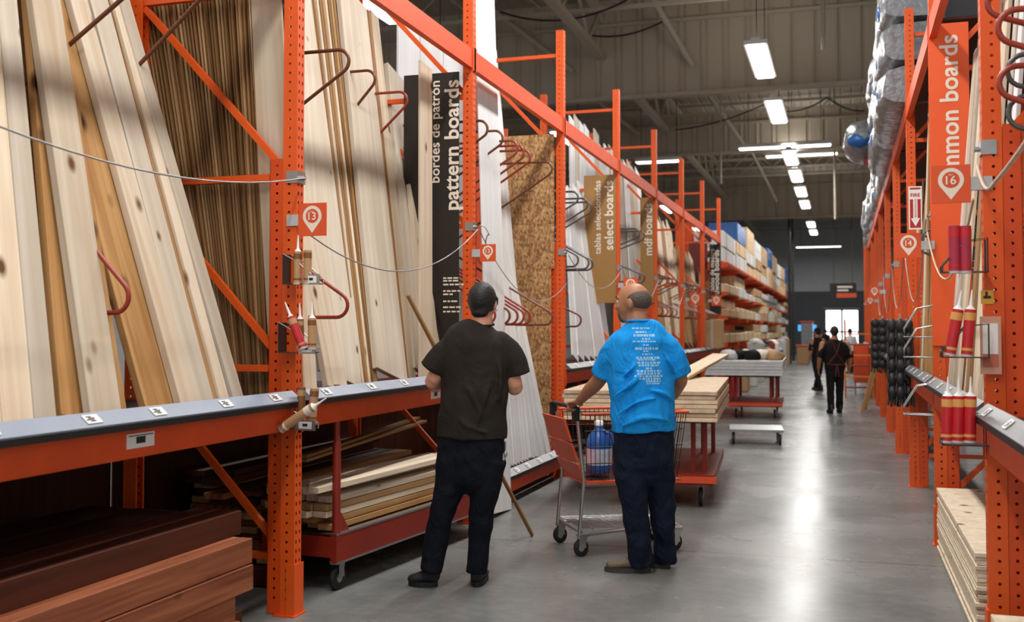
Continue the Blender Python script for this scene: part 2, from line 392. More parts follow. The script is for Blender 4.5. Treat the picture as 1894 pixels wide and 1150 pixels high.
# drop rods and a sprinkler stem
def rod(u, v, y, zt, r, label, nm='drop_rod'):
    p = ony(u, v, y); o = obj(nm, MB().tube([(0, 0, 0), (0, 0, zt-p.z)], r, 6), JOIST, None, p); tag(o, label, 'rod')
rod(1523, 92, 17.5, CEIL, .035, 'vertical hanger pipe right of the nearest strip lamp')
rod(1545, 405, 32, CEIL, .035, 'long vertical pipe hanging beyond the second ribbed band')
rod(1334, 340, 28, CEIL, .02, 'thin drop rod above the last posts of the left row')
def cable(pts, label, r=.014, sag=.5, nm='ceiling_cable', mat=None, cat='cable'):
    P = []
    for a, b in zip(pts[:-1], pts[1:]):
        for k in range(13):
            s = k/12; p = Vector(a).lerp(Vector(b), s); p.z -= sag*4*s*(1-s)*(b-a).length*.12; P.append(p)
    o = obj(nm, MB().tube([q-P[0] for q in P], r, 5), mat or DUCT, None, P[0]); tag(o, label, cat)
cable([ony(925, 22, 20), ony(1160, 0, 20)], 'loose black cable looping under the roof above the second post', .02, .9)
cable([ony(1075, 62, 21.9), ony(1225, 40, 21.9)], 'black cable sagging across the top of the nearest ribbed curtain', .02, .8)
cable([ony(1440, 205, 29), ony(1530, 180, 29), ony(1600, 205, 29)], 'tangled black cable beyond the second strip lamp', .02, .9)
cable([ony(1250, 240, 30), ony(1420, 190, 28)], 'black conduit rising to the roof between the ribbed curtains', .018, .3)
cable([ony(1345, 418, 60), ony(1395, 412, 60)], 'pale cable hanging under the dark roof at the far end', .04, .9, mat=JOIST)
# strip lamps over the aisle
def strip_lamp(x, y, label, group=None, light=True, w=.34, l=2.44, z=6.3, rz=0):
    t = thing('strip_lamp', label, 'ceiling light', (x, y, z), rz, group)
    obj('housing', MB().b2((-w/2-.03, -l/2-.03, .02), (w/2+.03, l/2+.03, .09)).b2((-.08, -l/2, .09), (.08, l/2, .14)), WHITEP, t)
    b = MB().b2((-w*.44, -l/2, .0), (w*.44, l/2, .025))
    obj('tube', b, LIGHTM, t)
    for s in (-1, 1):
        obj('hanger', MB().tube([(0, s*l*.4, .14), (0, s*l*.4, CEIL-z)], .008, 5), DUCT, t)
    if light:
        area('strip_light', (x, y, z-.06), w if not rz else l, l if not rz else w, LAMP_W)
        if not rz: area('added_roof_fill', (x, y, z+.2), w, l, LAMP_W*.2).rotation_euler = (PI, 0, 0)  # upward light added above each lamp to brighten the roof
AX = -1.37
ys = [0, 3.3, 6.6, 9.9, 13.0]
for y in ys: area('strip_light', (AX, y, 6.24), .34, 2.44, LAMP_W)      # lamps above and behind the frame, see below
lamp_words = {19.4: 'nearest strip lamp over the aisle, in front of the ribbed curtain', 24: 'second strip lamp over the aisle, just under the curtain edge',
    30.5: 'third strip lamp from the camera, before the crossing lamps', 34.2: 'fourth strip lamp from the camera over the aisle', 38.1: 'fifth strip lamp from the camera over the aisle', 42: 'sixth strip lamp from the camera over the aisle',
    50: 'strip lamp beyond the farthest curtain, nearer of the last pair', 54: 'farthest strip lamp over the aisle end'}
for y in ys: strip_lamp(AX, y, 'strip lamp over the aisle above the top edge of the view', 'lamps above the view', False)
for y, lb in lamp_words.items(): strip_lamp(AX, y, lb)
for x in (-6.6, 4.0):
    for y in (2, 6, 10, 14, 18, 26, 34, 42, 50):
        strip_lamp(x, y, 'strip lamp over the neighbouring aisle '+('left' if x < 0 else 'right')+' of the racks', 'lamps over the next aisles', False)
        area('strip_light', (x, y, 6.24), .34, 2.44, LAMP_W*.45)
for (u0, u1, v, y, lb) in ((1368, 1536, 277, 29.6, 'long bright strip lamp crossing the aisle at the second band'), (1418, 1548, 291, 33, 'second crossing strip lamp just behind the long one'),
        (1178, 1260, 302, 30.2, 'crossing strip lamp above the left rack tops'), (1473, 1555, 458, 64, 'crossing strip lamp before the far grey wall')):
    a, b = ony(u0, v, y), ony(u1, v, y)
    strip_lamp((a.x+b.x)/2, y, lb, None, y > 60, .3, abs(b.x-a.x), a.z, PI/2)
# ================================================================== RACKS
def perf(b, o, ux, uz, W, H, rows, pitch, hw, hh, z0=.06):
    """perforated plate: o origin, ux across (unit), uz up; rows = hole centre offsets across"""
    o = Vector(o); ux = Vector(ux); uz = Vector(uz)
    n = int((H-z0)/pitch); base = len(b.v)
    cols = [0]+[(rows[i]+rows[i+1])/2 for i in range(len(rows)-1)]+[W]
    if z0 > 0: b.add([o, o+ux*W, o+ux*W+uz*z0, o+uz*z0], [(0, 1, 2, 3)])
    for k in range(n):
        za, zb = z0+k*pitch, z0+(k+1)*pitch if k < n-1 else H
        for ci, r in enumerate(rows):
            xa, xb = cols[ci], cols[ci+1]; zc = z0+(k+.5)*pitch
            out = [(xa, za), ((xa+xb)/2, za), (xb, za), (xb, zc), (xb, zb), ((xa+xb)/2, zb), (xa, zb), (xa, zc)]
            inn = [(r-hw*.7, zc-hh*.7), (r, zc-hh), (r+hw*.7, zc-hh*.7), (r+hw, zc), (r+hw*.7, zc+hh*.7), (r, zc+hh), (r-hw*.7, zc+hh*.7), (r-hw, zc)]
            b.add([o+ux*p[0]+uz*p[1] for p in out+inn], [(i, (i+1) % 8, 8+(i+1) % 8, 8+i) for i in range(8)])
def post_mesh(side, H, name):
    """channel post, aisle face towards +x (side=1) or -x; origin at its aisle-side foot, y centred"""
    b = MB(); W, D = .082, .076; s = side
    perf(b, (0, -D/2, 0), (0, 1, 0), (0, 0, 1), D, H, [.02, .056], .05, .0065, .012)
    perf(b, (0, -D/2, 0), (-s, 0, 0), (0, 0, 1), W, H, [.045], .05, .0075, .0075)
    perf(b, (0, D/2, 0), (-s, 0, 0), (0, 0, 1), W, H, [.045], .05, .0075, .0075)
    b.b2((-s*W, -D/2, 0), (-s*(W-.003), -D/2+.015, H)); b.b2((-s*W, D/2, 0), (-s*(W-.003), D/2-.015, H))
    return b
HP = 4.66
POST = {s: post_mesh(s, HP, 'p').mesh('post_mesh', ORANGE) for s in (1, -1)}
def guard_mesh(s, H):
    b = MB(); W, D = .078, .07
    perf(b, (0, -D/2, 0), (-s, 0, 0), (0, 0, 1), W, H, [.035], .05, .0075, .0075)
    perf(b, (0, D/2, 0), (-s, 0, 0), (0, 0, 1), W, H, [.035], .05, .0075, .0075)
    b.b2((-s*W, -D/2, 0), (-s*(W-.004), D/2, H)); return b
GUARD = {s: guard_mesh(s, 2.42).mesh('guard_mesh', ORANGE_D) for s in (1, -1)}
RD = 1.07
def frame(side, y, label, guard=True, clip=True, H=HP):
    fx = LX if side > 0 else RX; s = side
    t = thing('upright_frame', label, 'rack frame', (fx, y, 0))
    obj('post', POST[s], None, t); obj('post', POST[-s], None, t, (-s*(RD+.0), 0, 0))
    foot = MB().b2((s*.02, -.07, 0), (-s*.11, .07, .006)); obj('base_plate', foot, STEEL if 0 else ORANGE_D, t)
    if guard:
        obj('reinforcement_channel', GUARD[s], None, t, (-s*.084, 0, .004))
        obj('toe_guard', MB().b2((s*.003, -.05, 0), (s*.009, .05, .27)).b2((s*.003, -.05, 0), (-s*.04, -.044, .27)), ORANGE, t)
    x0, x1 = -s*.085, -s*(RD-.082)
    zs = [.30, 1.30, 2.33, 3.36, 4.4]
    for z in zs: obj('horizontal_brace', MB().b2((x0, -.018, z-.018), (x1, .018, z+.018)), ORANGE, t)
    for za, zb in zip(zs[:-1], zs[1:]):
        M = MB(); a, b_ = Vector((x0, 0, za+.03)), Vector((x1, 0, zb-.03)); 
        d = (b_-a); ang = math.atan2(d.z, d.x)
        M.box((a+b_)/2, (d.length, .03, .036), Matrix.Rotation(-ang, 3, 'Y'))
        obj('diagonal_brace', M, ORANGE, t)
    if clip:
        obj('steel_clip', MB().b2((s*.006, -.045, 2.29), (-s*.06, .045, 2.355)), STEEL, t)
        obj('clip_bolt', MB().cyl((s*.004, -.0, 2.32), (s*.03, 0, 2.32), .012, 8), STEEL, t)
    return t
LP = [2.2+2.9*k for k in range(9)]       # 2.2 5.1 8.0 ...
LPY = [2.2, 5.1, 7.92, 10.78, 13.66, 16.57, 19.5, 22.5, 25.6]
RPY = [2.3, 5.2, 8.1, 11.05, 14.0, 16.9, 19.8, 22.7, 25.6, 28.5, 31.4, 34.3]
ordw = ['behind the view edge', 'nearest', 'second', 'third', 'fourth', 'fifth', 'sixth', 'seventh', 'eighth', 'ninth', 'tenth', 'eleventh', 'twelfth']
for k, y in enumerate(LPY):
    lb = {1: 'orange perforated rack frame of the left row nearest the camera, with three caulk holders', 2: 'orange rack frame beside the black tall sign, second of the left row',
          3: 'orange rack frame at the strand board panel, third of the left row'}.get(k, 'orange rack frame of the left row, %s from the camera' % ordw[k])
    frame(1, y, lb, guard=k in (1, 3, 5, 7))
for k, y in enumerate(RPY):
    lb = {1: 'orange perforated rack frame of the right row nearest the camera, beside the red caulk tubes', 2: 'orange rack frame at the orange tall sign, second of the right row'}.get(k, 'orange rack frame of the right row, %s from the camera' % ordw[k])
    frame(-1, y, lb, guard=True)
def beam(side, ya, yb, z, h, label, tags=0, price=None, gp=None, mat=None, xoff=0, low=False):
    fx = LX if side > 0 else RX; s = side
    ya += .042; yb -= .042; L = yb-ya
    t = thing('shelf_beam', label, 'rack beam', (fx+xoff, ya, z), group=gp)
    b = MB(); b.prism([(0, -h/2), (0, h/2), (-s*.035, h/2), (-s*.035, h/2-.03), (-s*.05, h/2-.03), (-s*.05, -h/2)], 1, 0, L)
    # prism maps (x,z) with y axis inserted
    obj('beam_rail', b, mat or BEAMM, t)
    for yy in (0, L): obj('end_connector', MB().b2((s*.007, yy-.06 if yy == 0 else yy, -h/2-.02), (s*.002, yy if yy == 0 else yy+.06, h/2+.02)), mat or BEAMM, t)
    if price:
        pm = PRICEB if price == 'blue' else PRICEG
        n = Vector((s*.045, 0, -.075))
        b = MB(); b.prism([(s*.050, h/2+.008), (s*.054, h/2+.016), (-s*.004, h/2+.066), (-s*.01, h/2+.061), (-s*.01, h/2+.008)], 1, .02, L-.02)
        obj('price_strip', b, pm, t)
        obj('bumper', MB().prism([(s*.004, h/2-.018), (s*.05, h/2-.018), (s*.052, h/2+.008), (s*.004, h/2+.008)], 1, .02, L-.02), BLACKP, t)
        nx = Vector((.074, 0, .070*s)).normalized()
        for i in range(tags):
            yy = L*(i+.5)/tags+random.uniform(-.05, .05)
            c = Vector((s*.026, yy, h/2+.041)); up = Vector((-s*.058, 0, .050)).normalized(); M = Matrix((up, Vector((0, 1, 0)), up.cross(Vector((0, 1, 0))))).transposed()
            o = obj('price_tag', MB().box((0, 0, 0), (.046, .085, .003), M), WHITEP, t, c+M.col[2]*(.003 if M.col[2].z > 0 else -.003))
            mk = MB(); sg = 1 if M.col[2].z > 0 else -1
            for q in range(4): mk.box(M @ Vector((.012-.008*q, -.014+.01*(q % 2), sg*.0022)), (.005, .028+.008*(q % 3), .001), M)
            obj('tag_print', mk, INK, o)
    return t
bayn = ['bay with the light pine boards nearest the camera', 'bay beside the black tall sign', 'bay of white primed boards', 'bay after the strand board panel', 'bay before the mdf boards sign', 'sixth bay', 'seventh bay', 'last bay']
for k in range(8):
    ya, yb = LPY[k], LPY[k+1]
    beam(1, ya, yb, 3.65, .15, 'orange top beam of the left row, '+(bayn[k] if k else 'above the light pine boards'), gp=None)
    if k in (0, 1):
        t = beam(1, ya, yb, 1.05, .14, 'orange shelf beam with blue price strip and paper tags, '+('under the light pine boards' if k == 0 else 'behind the dark-shirted man'), tags=6 if k == 0 else 5, price='blue')
        c = MB(); yc = [1.52, 1.95][k]
        o = obj('paper_label', MB().b2((.0005, yc-.09, -.03), (.003, yc+.09, .03)), WHITEP, t)
        obj('label_print', MB().b2((.003, yc-.03, -.012), (.0038, yc+.03, .016)).b2((.003, yc-.08, .019), (.0038, yc+.08, .023)), INK, o)
    elif k == 2:
        beam(1, ya, yb, .17, .14, 'orange beam near the floor with grey price strip, below the white primed boards', tags=7, price='grey')
    else:
        beam(1, ya, yb, 1.02, .14, 'orange waist-high shelf beam of the left row, '+bayn[k], tags=4, price='grey')
for k in range(11):
    ya, yb = RPY[k], RPY[k+1]
    if k < 9: beam(-1, ya, yb, 3.65, .15, 'orange top beam of the right row, %s bay' % ordw[k+1])
    beam(-1, ya, yb, 1.04, .15, 'waist-high orange shelf beam with grey price strip, right row, %s bay' % ordw[k+1], tags=5 if k < 4 else 2, price='grey')
def deckb(side, ya, yb, z, label):
    s = side; fx = (LX if s > 0 else RX)
    o = obj('shelf_deck', MB().b2((-s*.055, ya+.05, 0), (-s*(RD-.02), yb-.05, .02)), DREDW, None, (fx, 0, z))
    tag(o, label, 'shelf deck')
for k in range(8):
    if k == 2: deckb(1, LPY[k], LPY[k+1], .235, 'brown board deck near the floor carrying the white primed boards')
    else: deckb(1, LPY[k], LPY[k+1], 1.10, 'brown shelf deck of the left row, '+bayn[k])
for k in range(11): deckb(-1, RPY[k], RPY[k+1], 1.10, 'brown shelf deck of the right row, %s bay from the camera' % ordw[k+1])
# rear beams that the decks and leaning boards rest on
for s, P, nmx in ((1, LPY, 'left'), (-1, RPY, 'right')):
    fx = (LX if s > 0 else RX)-s*(RD+.0)
    for k in range(len(P)-1):
        for z, w_ in ((1.05, 'waist height'),):
            if s < 0 and k > 5: continue
            o = obj('rear_beam', MB().b2((s*.045, P[k]+.045, -.06), (0.0, P[k+1]-.045, .045)), ORANGE_D, None, (fx, 0, z))
            tag(o, 'rear orange beam at %s behind the boards of the %s row, %s bay' % (w_, nmx, ordw[k+1]), 'rack beam')
# ================================================================== BOARDS
BC = {}
def board_mesh(L, w, t, mat):
    k = (round(L, 2), round(w, 3), round(t, 3), mat.name)
    if k not in BC: BC[k] = MB().bbox((0, 0, L/2), (t, w, L), .0025).mesh('board_mesh', mat)
    return BC[k]
def board(name, label, P, d, L, w, t, wdir, mat, cat='board', group=None):
    """P = middle of the foot; d runs along the board; wdir is the width direction"""
    o = obj(name, board_mesh(L, w, t, mat), None, None, None, axm(d, wdir, P))
    return tag(o, label, cat, group)
LEAN = .30
def lean_px(label, ub0, ub1, vb, ut, vt, mat, L=3.55, t=.038, off=0, x0=-2.93, z0=1.125, lean=LEAN, twist=0, name='pine_board', group=None, zt=None):
    """board whose foot spans ub0..ub1 at row vb and whose axis passes ut at row vt; the face leans back on a plane of the rack"""
    n = (1, 0, lean); p0 = Vector((x0-off, 0, z0))
    a, b = onplane(ub0, vb, p0, n), onplane(ub1, vb, p0, n); c = onplane(ut, vt, p0, n)
    w_ = (b-a).length; mid = (a+b)/2; d = (c-mid).normalized()
    foot = mid - d*((mid.z-z0)/d.z)
    wd = Vector((0, 1, 0)); wd = Matrix.Rotation(twist, 3, d) @ wd
    nn = Vector(n).normalized()
    foot -= nn*(t/2)
    if zt: L = (zt-z0)/d.z
    # lift so that the lowest edge rests on the deck
    foot.z += abs(d.x)*t/2+abs(d.y)*w_/2+.002
    return board(name, label, foot, d, L, w_, t, wd, mat, group=group)
B = 'light pine board'
# bay nearest the camera, left to right
lean_px('pale knotty pine board cut by the left edge, leftmost of the front row', -60, 0, 755, -98, 0, PINE, off=.00)
lean_px('wide pale knotty pine board, foot nearest the left edge of the view', 2, 60, 752, -32, 0, PINE, off=.0)
lean_px('narrow tan board strip at the top left corner, behind the leftmost boards', 20, 62, 750, 12, 100, TANB, off=.09)
lean_px('smooth grey-white pine board second from the left, beside the black slit', 61, 102, 750, 47, 370, POPLAR, off=.02)
lean_px('slim pale board right of the black slit near the left edge', 110, 134, 745, 92, 370, PINE, off=.09)
lean_px('pine board with its shade coloured brown between two pale boards near the left', 112, 165, 745, 106, 370, PINE2, off=.06)  # shade on its turned side is put into the brown wood
lean_px('tall pale pine board with dark knots, left of the wide brown gap', 163, 221, 740, 139, 370, PINE, off=.0)
lean_px('slim brown board edge right beside the tall pale board', 219, 231, 738, 168, 370, PINE2, off=.03)
lean_px('knotty board, shade coloured brown, with a dark split, leaning right of the black gap', 262, 334, 730, 200, 370, PINE2, off=.045)  # brown wood stands in for shade on this turned face
lean_px('white pine board face just right of the brown split board', 328, 360, 725, 146, 0, PINE, off=.0)
lean_px('wide pale pine board with round knots in the middle of the nearest bay', 357, 390, 722, 183, 0, POPLAR, off=.012)
lean_px('tan pine board with one knot near its foot', 388, 404, 719, 210, 0, TANB, off=.03)
lean_px('slim pale board edge left of the narrow black gap', 402, 418, 717, 216, 0, PINE, off=.012)
lean_px('rightmost leaning pale pine board dotted with small knots, against the brown stack', 425, 444, 713, 230, 0, POPLAR, off=.0)
# boards left in the second bay; shade on their sides is painted as brown
for i in range(31):
    q = i/30; xb = -2.985-.40*q; xt = -3.10-.75*q; ln = (xb-xt)/2.2
    hgt = 3.2+random.uniform(-.1, .05)
    board('brown_board', 'board browned for shade in the tight stack seen through the bracing of the nearest frame', (xb, 5.235+random.uniform(-.012, .012), 1.127), Vector((-ln, 0, 1)).normalized(), hgt, .15, .0125, (0, 1, 0), (TANB if (i*7) % 5 in (0, 3) else DARKB), group='brown boards behind the nearest frame')
board('pale_board', 'pale smooth board standing just left of the nearest post, in front of the brown stack', (-2.875, 5.165, 1.13), Vector((-.075, 0, 1)).normalized(), 3.5, .20, .02, (1, 0, 0), PINE)
# dark sheets added to make the shaded gaps behind the boards black
for k in range(-1, 8):
    ya, yb = LPY[k] if k >= 0 else -.6, LPY[k+1] if k >= 0 else 2.2
    o = obj('added_shade_sheet', MB().bbox((0, 0, .54), (.012, yb-ya-.02, 1.08), .001), DREDW, None, (-3.96, (ya+yb)/2, .002)); tag(o, 'added shade sheet below the shelf, '+('bay left of the view' if k < 0 else bayn[k]), 'sheet')
for q in range(2):
    o = obj('added_shade_sheet', MB().bbox((0, 0, 1.22), (.012, 1.4, 2.44), .001), DARKB, None, (-3.96, 2.95+1.42*q, 1.1)); tag(o, 'added shade sheet behind the light pine boards, %s half' % ['left', 'right'][q], 'sheet')
# second bay (between nearest and second posts)
G2 = 'second bay'
lean_px('wide beige board right behind the nearest post, leaning back', 596, 664, 692, 566, 0, POPLAR, off=.06, lean=.26, L=3.2)
lean_px('pale narrow board leaning in front of the beige board, beside the nearest post', 602, 638, 695, 548, 300, PINE, off=.0, lean=.3, L=1.55)
lean_px('short pale board standing right beside the nearest post', 552, 585, 697, 552, 400, PINE, off=-.0, lean=.16, L=1.35)
u = 664; cols = [TANB, POPLAR, DARKB, TANB, PINE, DARKB, PINE2, TANB, DARKB]
for i in range(8):
    lean_px('thin board on edge in the striped bundle between two wide pale boards, second bay', u, u+3.4, 692, 582+i*5.2, 0, cols[i], off=.05, lean=.25, t=.09, L=3.2, name='thin_board', group='thin boards on edge in the second bay'); u += 4.2
lean_px('widest grey-white board of the second bay, tall and smooth', 698, 750, 690, 652, 0, POPLAR, off=.02, lean=.25, L=3.2)
lean_px('pale board edge right of the widest board in the second bay', 754, 768, 688, 690, 0, PINE, off=.06, lean=.24, L=3.2)
lean_px('narrow dark board edge standing upright in the second bay', 750, 755, 688, 681, 0, DARKB, off=.05, lean=.24, t=.06, L=3.2)
lean_px('pale board before the short boards in the second bay', 768, 800, 686, 722, 20, POPLAR, off=.05, lean=.24, zt=3.62)
lean_px('short pale board with a cut top below the black sign corner', 792, 815, 684, 762, 270, PINE, off=.03, lean=.22, zt=2.93)
lean_px('pine board with faint knots beside the black sign, behind the narrow upright board', 815, 850, 684, 790, 330, PINE, off=.06, lean=.20, zt=2.80)
lean_px('narrow white upright board crossing in front of the black tall sign', 778, 800, 684, 789, 60, PINE, off=-.03, lean=.04, zt=3.5, t=.02)
# white sheets at the back of the second bay
for i, (ua, ub) in enumerate(((735, 775), (776, 818), (819, 866))):
    a = onx(ua, 60, -3.78); b = onx(ub, 60, -3.78)
    o = obj('white_panel', MB().bbox((0, 0, 1.6), (.02, b.y-a.y-.01, 3.2), .002), WHITEB, None, (-3.78, (a.y+b.y)/2, 1.125)); tag(o, 'white ribbed panel standing behind the black tall sign, %s of three' % ['left', 'middle', 'right'][i], 'panel')
# bay of white primed boards (feet near the floor)
for i in range(9):
    ub = 935+i*5.4; ut = 885+i*2.9
    lean_px('white primed board leaning in the tight fan behind the man in the dark shirt', ub, ub+5.2, 868-i*2.5, ut, 0, WHITEB, x0=-2.86, z0=.27, lean=.165, off=random.uniform(0, .012), t=.018, L=4.7-.03*i, name='primed_board', group='white primed boards leaning in the third bay')
for i in range(4):
    lean_px('white primed board of the outer fan, %s from the right end' % ['fourth', 'third', 'second', 'first'][i], 983+i*10, 990+i*10, 852-i*3, 925+i*2, 330+i*30, WHITEB, x0=-2.86, z0=.27, lean=.18, off=-.01*i, t=.018, L=2.95-.12*i, name='primed_board')
lean_px('slim bare wood board edge leaning right of the white fan', 1012, 1017, 842, 940, 480, TANB, x0=-2.90, z0=.27, lean=.2, L=2.1, t=.03)
lean_px('wide white panel standing on the floor behind the dark-shirted man', 908, 946, 935, 897, 0, WHITEB, x0=-2.68, z0=.004, lean=.06, L=5.0, t=.012, name='white_panel')
# strand board divider at third post
for i in range(7):
    za, zb = .27+i*.47, .27+(i+1)*.47-.004
    o = obj('strand_board_panel', MB().bbox((0, 0, 0), (.60 if i > 3 else .55, .016, zb-za), .001, None), OSB, None, (-3.17+(0 if i > 3 else -.01), 10.69, (za+zb)/2)); tag(o, 'square of strand board in the divider at the third post, %s from the bottom' % ['first', 'second', 'third', 'fourth', 'fifth', 'sixth', 'topmost, seventh'][i], 'panel')
# fourth bay
def fan(n, u0, du, vb, dvb, ut0, dut, vt, mat, lbl, grp, name='primed_board', x0=-2.93, z0=1.125, lean=.2, L=3.3, jit=.0, wpx=None, t=.02):
    for i in range(n):
        mt = random.choice(mat) if isinstance(mat, list) else mat
        lean_px(lbl, u0+i*du, u0+i*du+(wpx or du*.96), vb+dvb*i, ut0+dut*i+random.uniform(-jit, jit), vt, mt, off=random.uniform(0, .03), x0=x0, z0=z0, lean=lean, L=L*random.uniform(.94, 1.02), t=t, name=name, group=grp)
fan(7, 1060, 10.5, 668, -.6, 1052, 6, 400, WHITEB, 'white primed board of the front fan behind the man in blue', 'front white boards in the fourth bay', L=2.35, lean=.16)
fan(10, 1060, 9, 667, -1, 1058, 9, 210, [WHITEB, WHITEB, POPLAR], 'tall white board standing at the back of the fourth bay above the grey hooks', 'tall white boards in the fourth bay', x0=-3.4, lean=.06, L=3.45)
fan(7, 1150, 8, 655, -1, 1136, 7, 300, [WHITEB, POPLAR], 'white board leaning in the fifth bay behind the mdf sign', 'white boards in the fifth bay', lean=.12, L=3.2)
fan(7, 1216, 7, 650, -.8, 1190, 6.5, 350, [PINE2, TANB, PINE], 'tan board leaning in the sixth bay', 'tan boards in the sixth bay', lean=.2, L=2.9)
fan(8, 1240, 4, 648, -.8, 1212, 6, 350, [PINE, TANB, DARKB], 'mixed narrow board leaning in the back of the sixth bay', 'narrow boards in the sixth bay', x0=-3.2, lean=.2, L=2.9)
fan(5, 1270, 6, 645, -.8, 1250, 6, 450, [DARKB, TANB, PINE], 'dark board leaning in the seventh bay', 'boards in the seventh bay', lean=.16, L=2.2)
fan(4, 1307, 5, 640, -.8, 1294, 6, 500, [TANB, DARKB], 'short board leaning in the last rack bay of the left row', 'boards in the last bay of the left row', lean=.16, L=1.8)
# boards in the right row
def rfan(n, ya, yb, mat, L, lean, lbl, grp, w_=.09, t=.02, x0=.74, z0=1.125, tilt=0, jit=.03):
    for i in range(n):
        yy = ya+(yb-ya)*(i+.5)/n
        d = Vector((lean+random.uniform(-.02, .02), tilt+random.uniform(-jit, jit), 1)).normalized()
        board('pine_board', lbl, (x0+random.uniform(0, .03), yy, z0), d, L*random.uniform(.9, 1.02), min(w_, abs(yb-ya)/n*.92), t, (0, 1, 0), random.choice(mat), group=grp)
rfan(14, 5.5, 7.95, [PINE, POPLAR, PINE, WHITEB, TANB], 2.35, .085, 'pale board leaning in the right row between the two nearest posts', 'pale boards in the right row beside the red caulk tubes', w_=.14, x0=.675, jit=.015)
rfan(14, 3.4, 5.0, [PINE, POPLAR, PINE2], 3.3, .14, 'pale board leaning at the right edge of the view behind the price strip', 'boards at the right edge of the view', w_=.11, x0=.80)
rfan(14, 8.3, 10.9, [PINE, POPLAR, PINE2], 2.8, .05, 'pale trim board standing in the right row behind the fire extinguisher sign', 'pale boards behind the fire sign', w_=.12, tilt=.04, x0=.675)
rfan(8, 11.3, 13.8, [PINE, TANB], 2.3, .08, 'board standing in the fourth bay of the right row', 'boards in the fourth right bay', w_=.12)
rfan(6, 14.2, 16.6, [PINE, TANB], 2.2, .08, 'board standing in the fifth bay of the right row', 'boards in the fifth right bay', w_=.12)
# ------------------------------------------------------------------ timbers below the nearest shelf
def lie(name, label, x, y1, z, L, w_, h, mat, group=None, dx=0, cat='timber'):
    """lies along y, right end at y1"""
    return board(name, label, (x, y1-L, z+h/2), Vector((dx, 1, 0)), L, w_, h, (1, 0, 0), mat, cat, group)
# board(): local x is thickness (vertical here), local y is width
tw = ['topmost', 'second from the top', 'third from the top', 'lowest']
zz = [.385, .262, .139, .016]; ends = [4.57, 4.56, 4.44, 4.46]
for i in range(4):
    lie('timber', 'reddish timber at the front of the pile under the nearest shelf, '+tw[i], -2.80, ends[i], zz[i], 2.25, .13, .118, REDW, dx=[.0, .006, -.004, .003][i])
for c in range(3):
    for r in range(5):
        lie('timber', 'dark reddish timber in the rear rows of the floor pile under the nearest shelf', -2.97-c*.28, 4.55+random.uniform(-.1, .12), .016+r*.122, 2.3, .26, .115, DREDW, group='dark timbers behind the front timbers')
# brown lumber pile below the second shelf
for r in range(13):
    for c in range(4):
        if r > 10 and c < 2: continue
        lie('brown_lumber', 'thin reddish-brown board in the low pile under the second shelf, behind the orange lumber cart', -3.28-c*.155, 7.72+random.uniform(-.04, .04), .12+r*.042, 2.08+random.uniform(-.12, .08), .14, .038, random.choice([REDW, REDW, DREDW, TANB]), group='lumber pile under the second shelf', dx=random.uniform(-.01, .01), cat='board')
for i in range(3):
    o = obj('bearer', MB().bbox((0, 0, 0), (.70, .09, .10), .004), DREDW, None, (-3.50, 5.6+i*.95, .062)); tag(o, 'wooden bearer on the floor under the brown lumber pile, %s' % ['left', 'middle', 'right'][i], 'bearer')
for i, (dz, dyy) in enumerate(((.70, 0), (.72, .05))):
    a = onx(560, 868-i*10, -3.3); b = onx(800, 812-i*16, -3.3)
    dd_ = (b-a); board('brown_lumber', ['long thin board lying askew on top of the brown pile, lower', 'long thin board lying askew on top of the brown pile, upper'][i], (a.x, a.y, .675+.025*i), Vector((.01-.03*i, 1, .045)), 2.0, .06, .02, (1, 0, 0), TANB)
# ------------------------------------------------------------------ sheet stack on the floor, right row
for i in range(22):
    o = obj('plywood_sheet', MB().bbox((0, 0, 0), (.62, 2.25+random.uniform(-.02, .02), .0175), .001), PLYM if 'PLYM' in globals() else PINE, None, (.905+random.uniform(-.006, .006), 6.72+random.uniform(-.02, .02), .012+i*.0195)); tag(o, 'pale plywood sheet in the low stack on the floor between the two nearest right posts', 'plywood sheet', 'plywood sheets stacked on the floor at right')
for i in range(3):
    o = obj('pine_board', MB().bbox((0, 0, 0), (.2, .9, .03), .002), PINE, None, (1.02+.02*i, 6.95-.03*i, .456+i*.033)); tag(o, 'short pine board lying on the right floor stack, '+['bottom', 'middle', 'top'][i], 'board')
for i, (x, y1, z, w_) in enumerate(((.64, 4.90, .29, .13), (.81, 4.94, .345, .18), (.51, 4.80, .235, .11))):
    o = obj('pine_board', MB().bbox((0, 0, 0), (w_, 2.4, .05), .002), PINE, None, (x, y1-1.2, z)); tag(o, 'pale board end in the bottom right corner, '+['middle', 'right and highest', 'left and lowest'][i], 'board')
for i in range(6):
    o = obj('pine_board', MB().bbox((0, 0, 0), (.5, 2.35, .036), .002), PINE, None, (.86, 3.6, .022+i*.038)); tag(o, 'pale board in the low pile under the nearest right shelf', 'board', 'boards under the nearest right shelf')
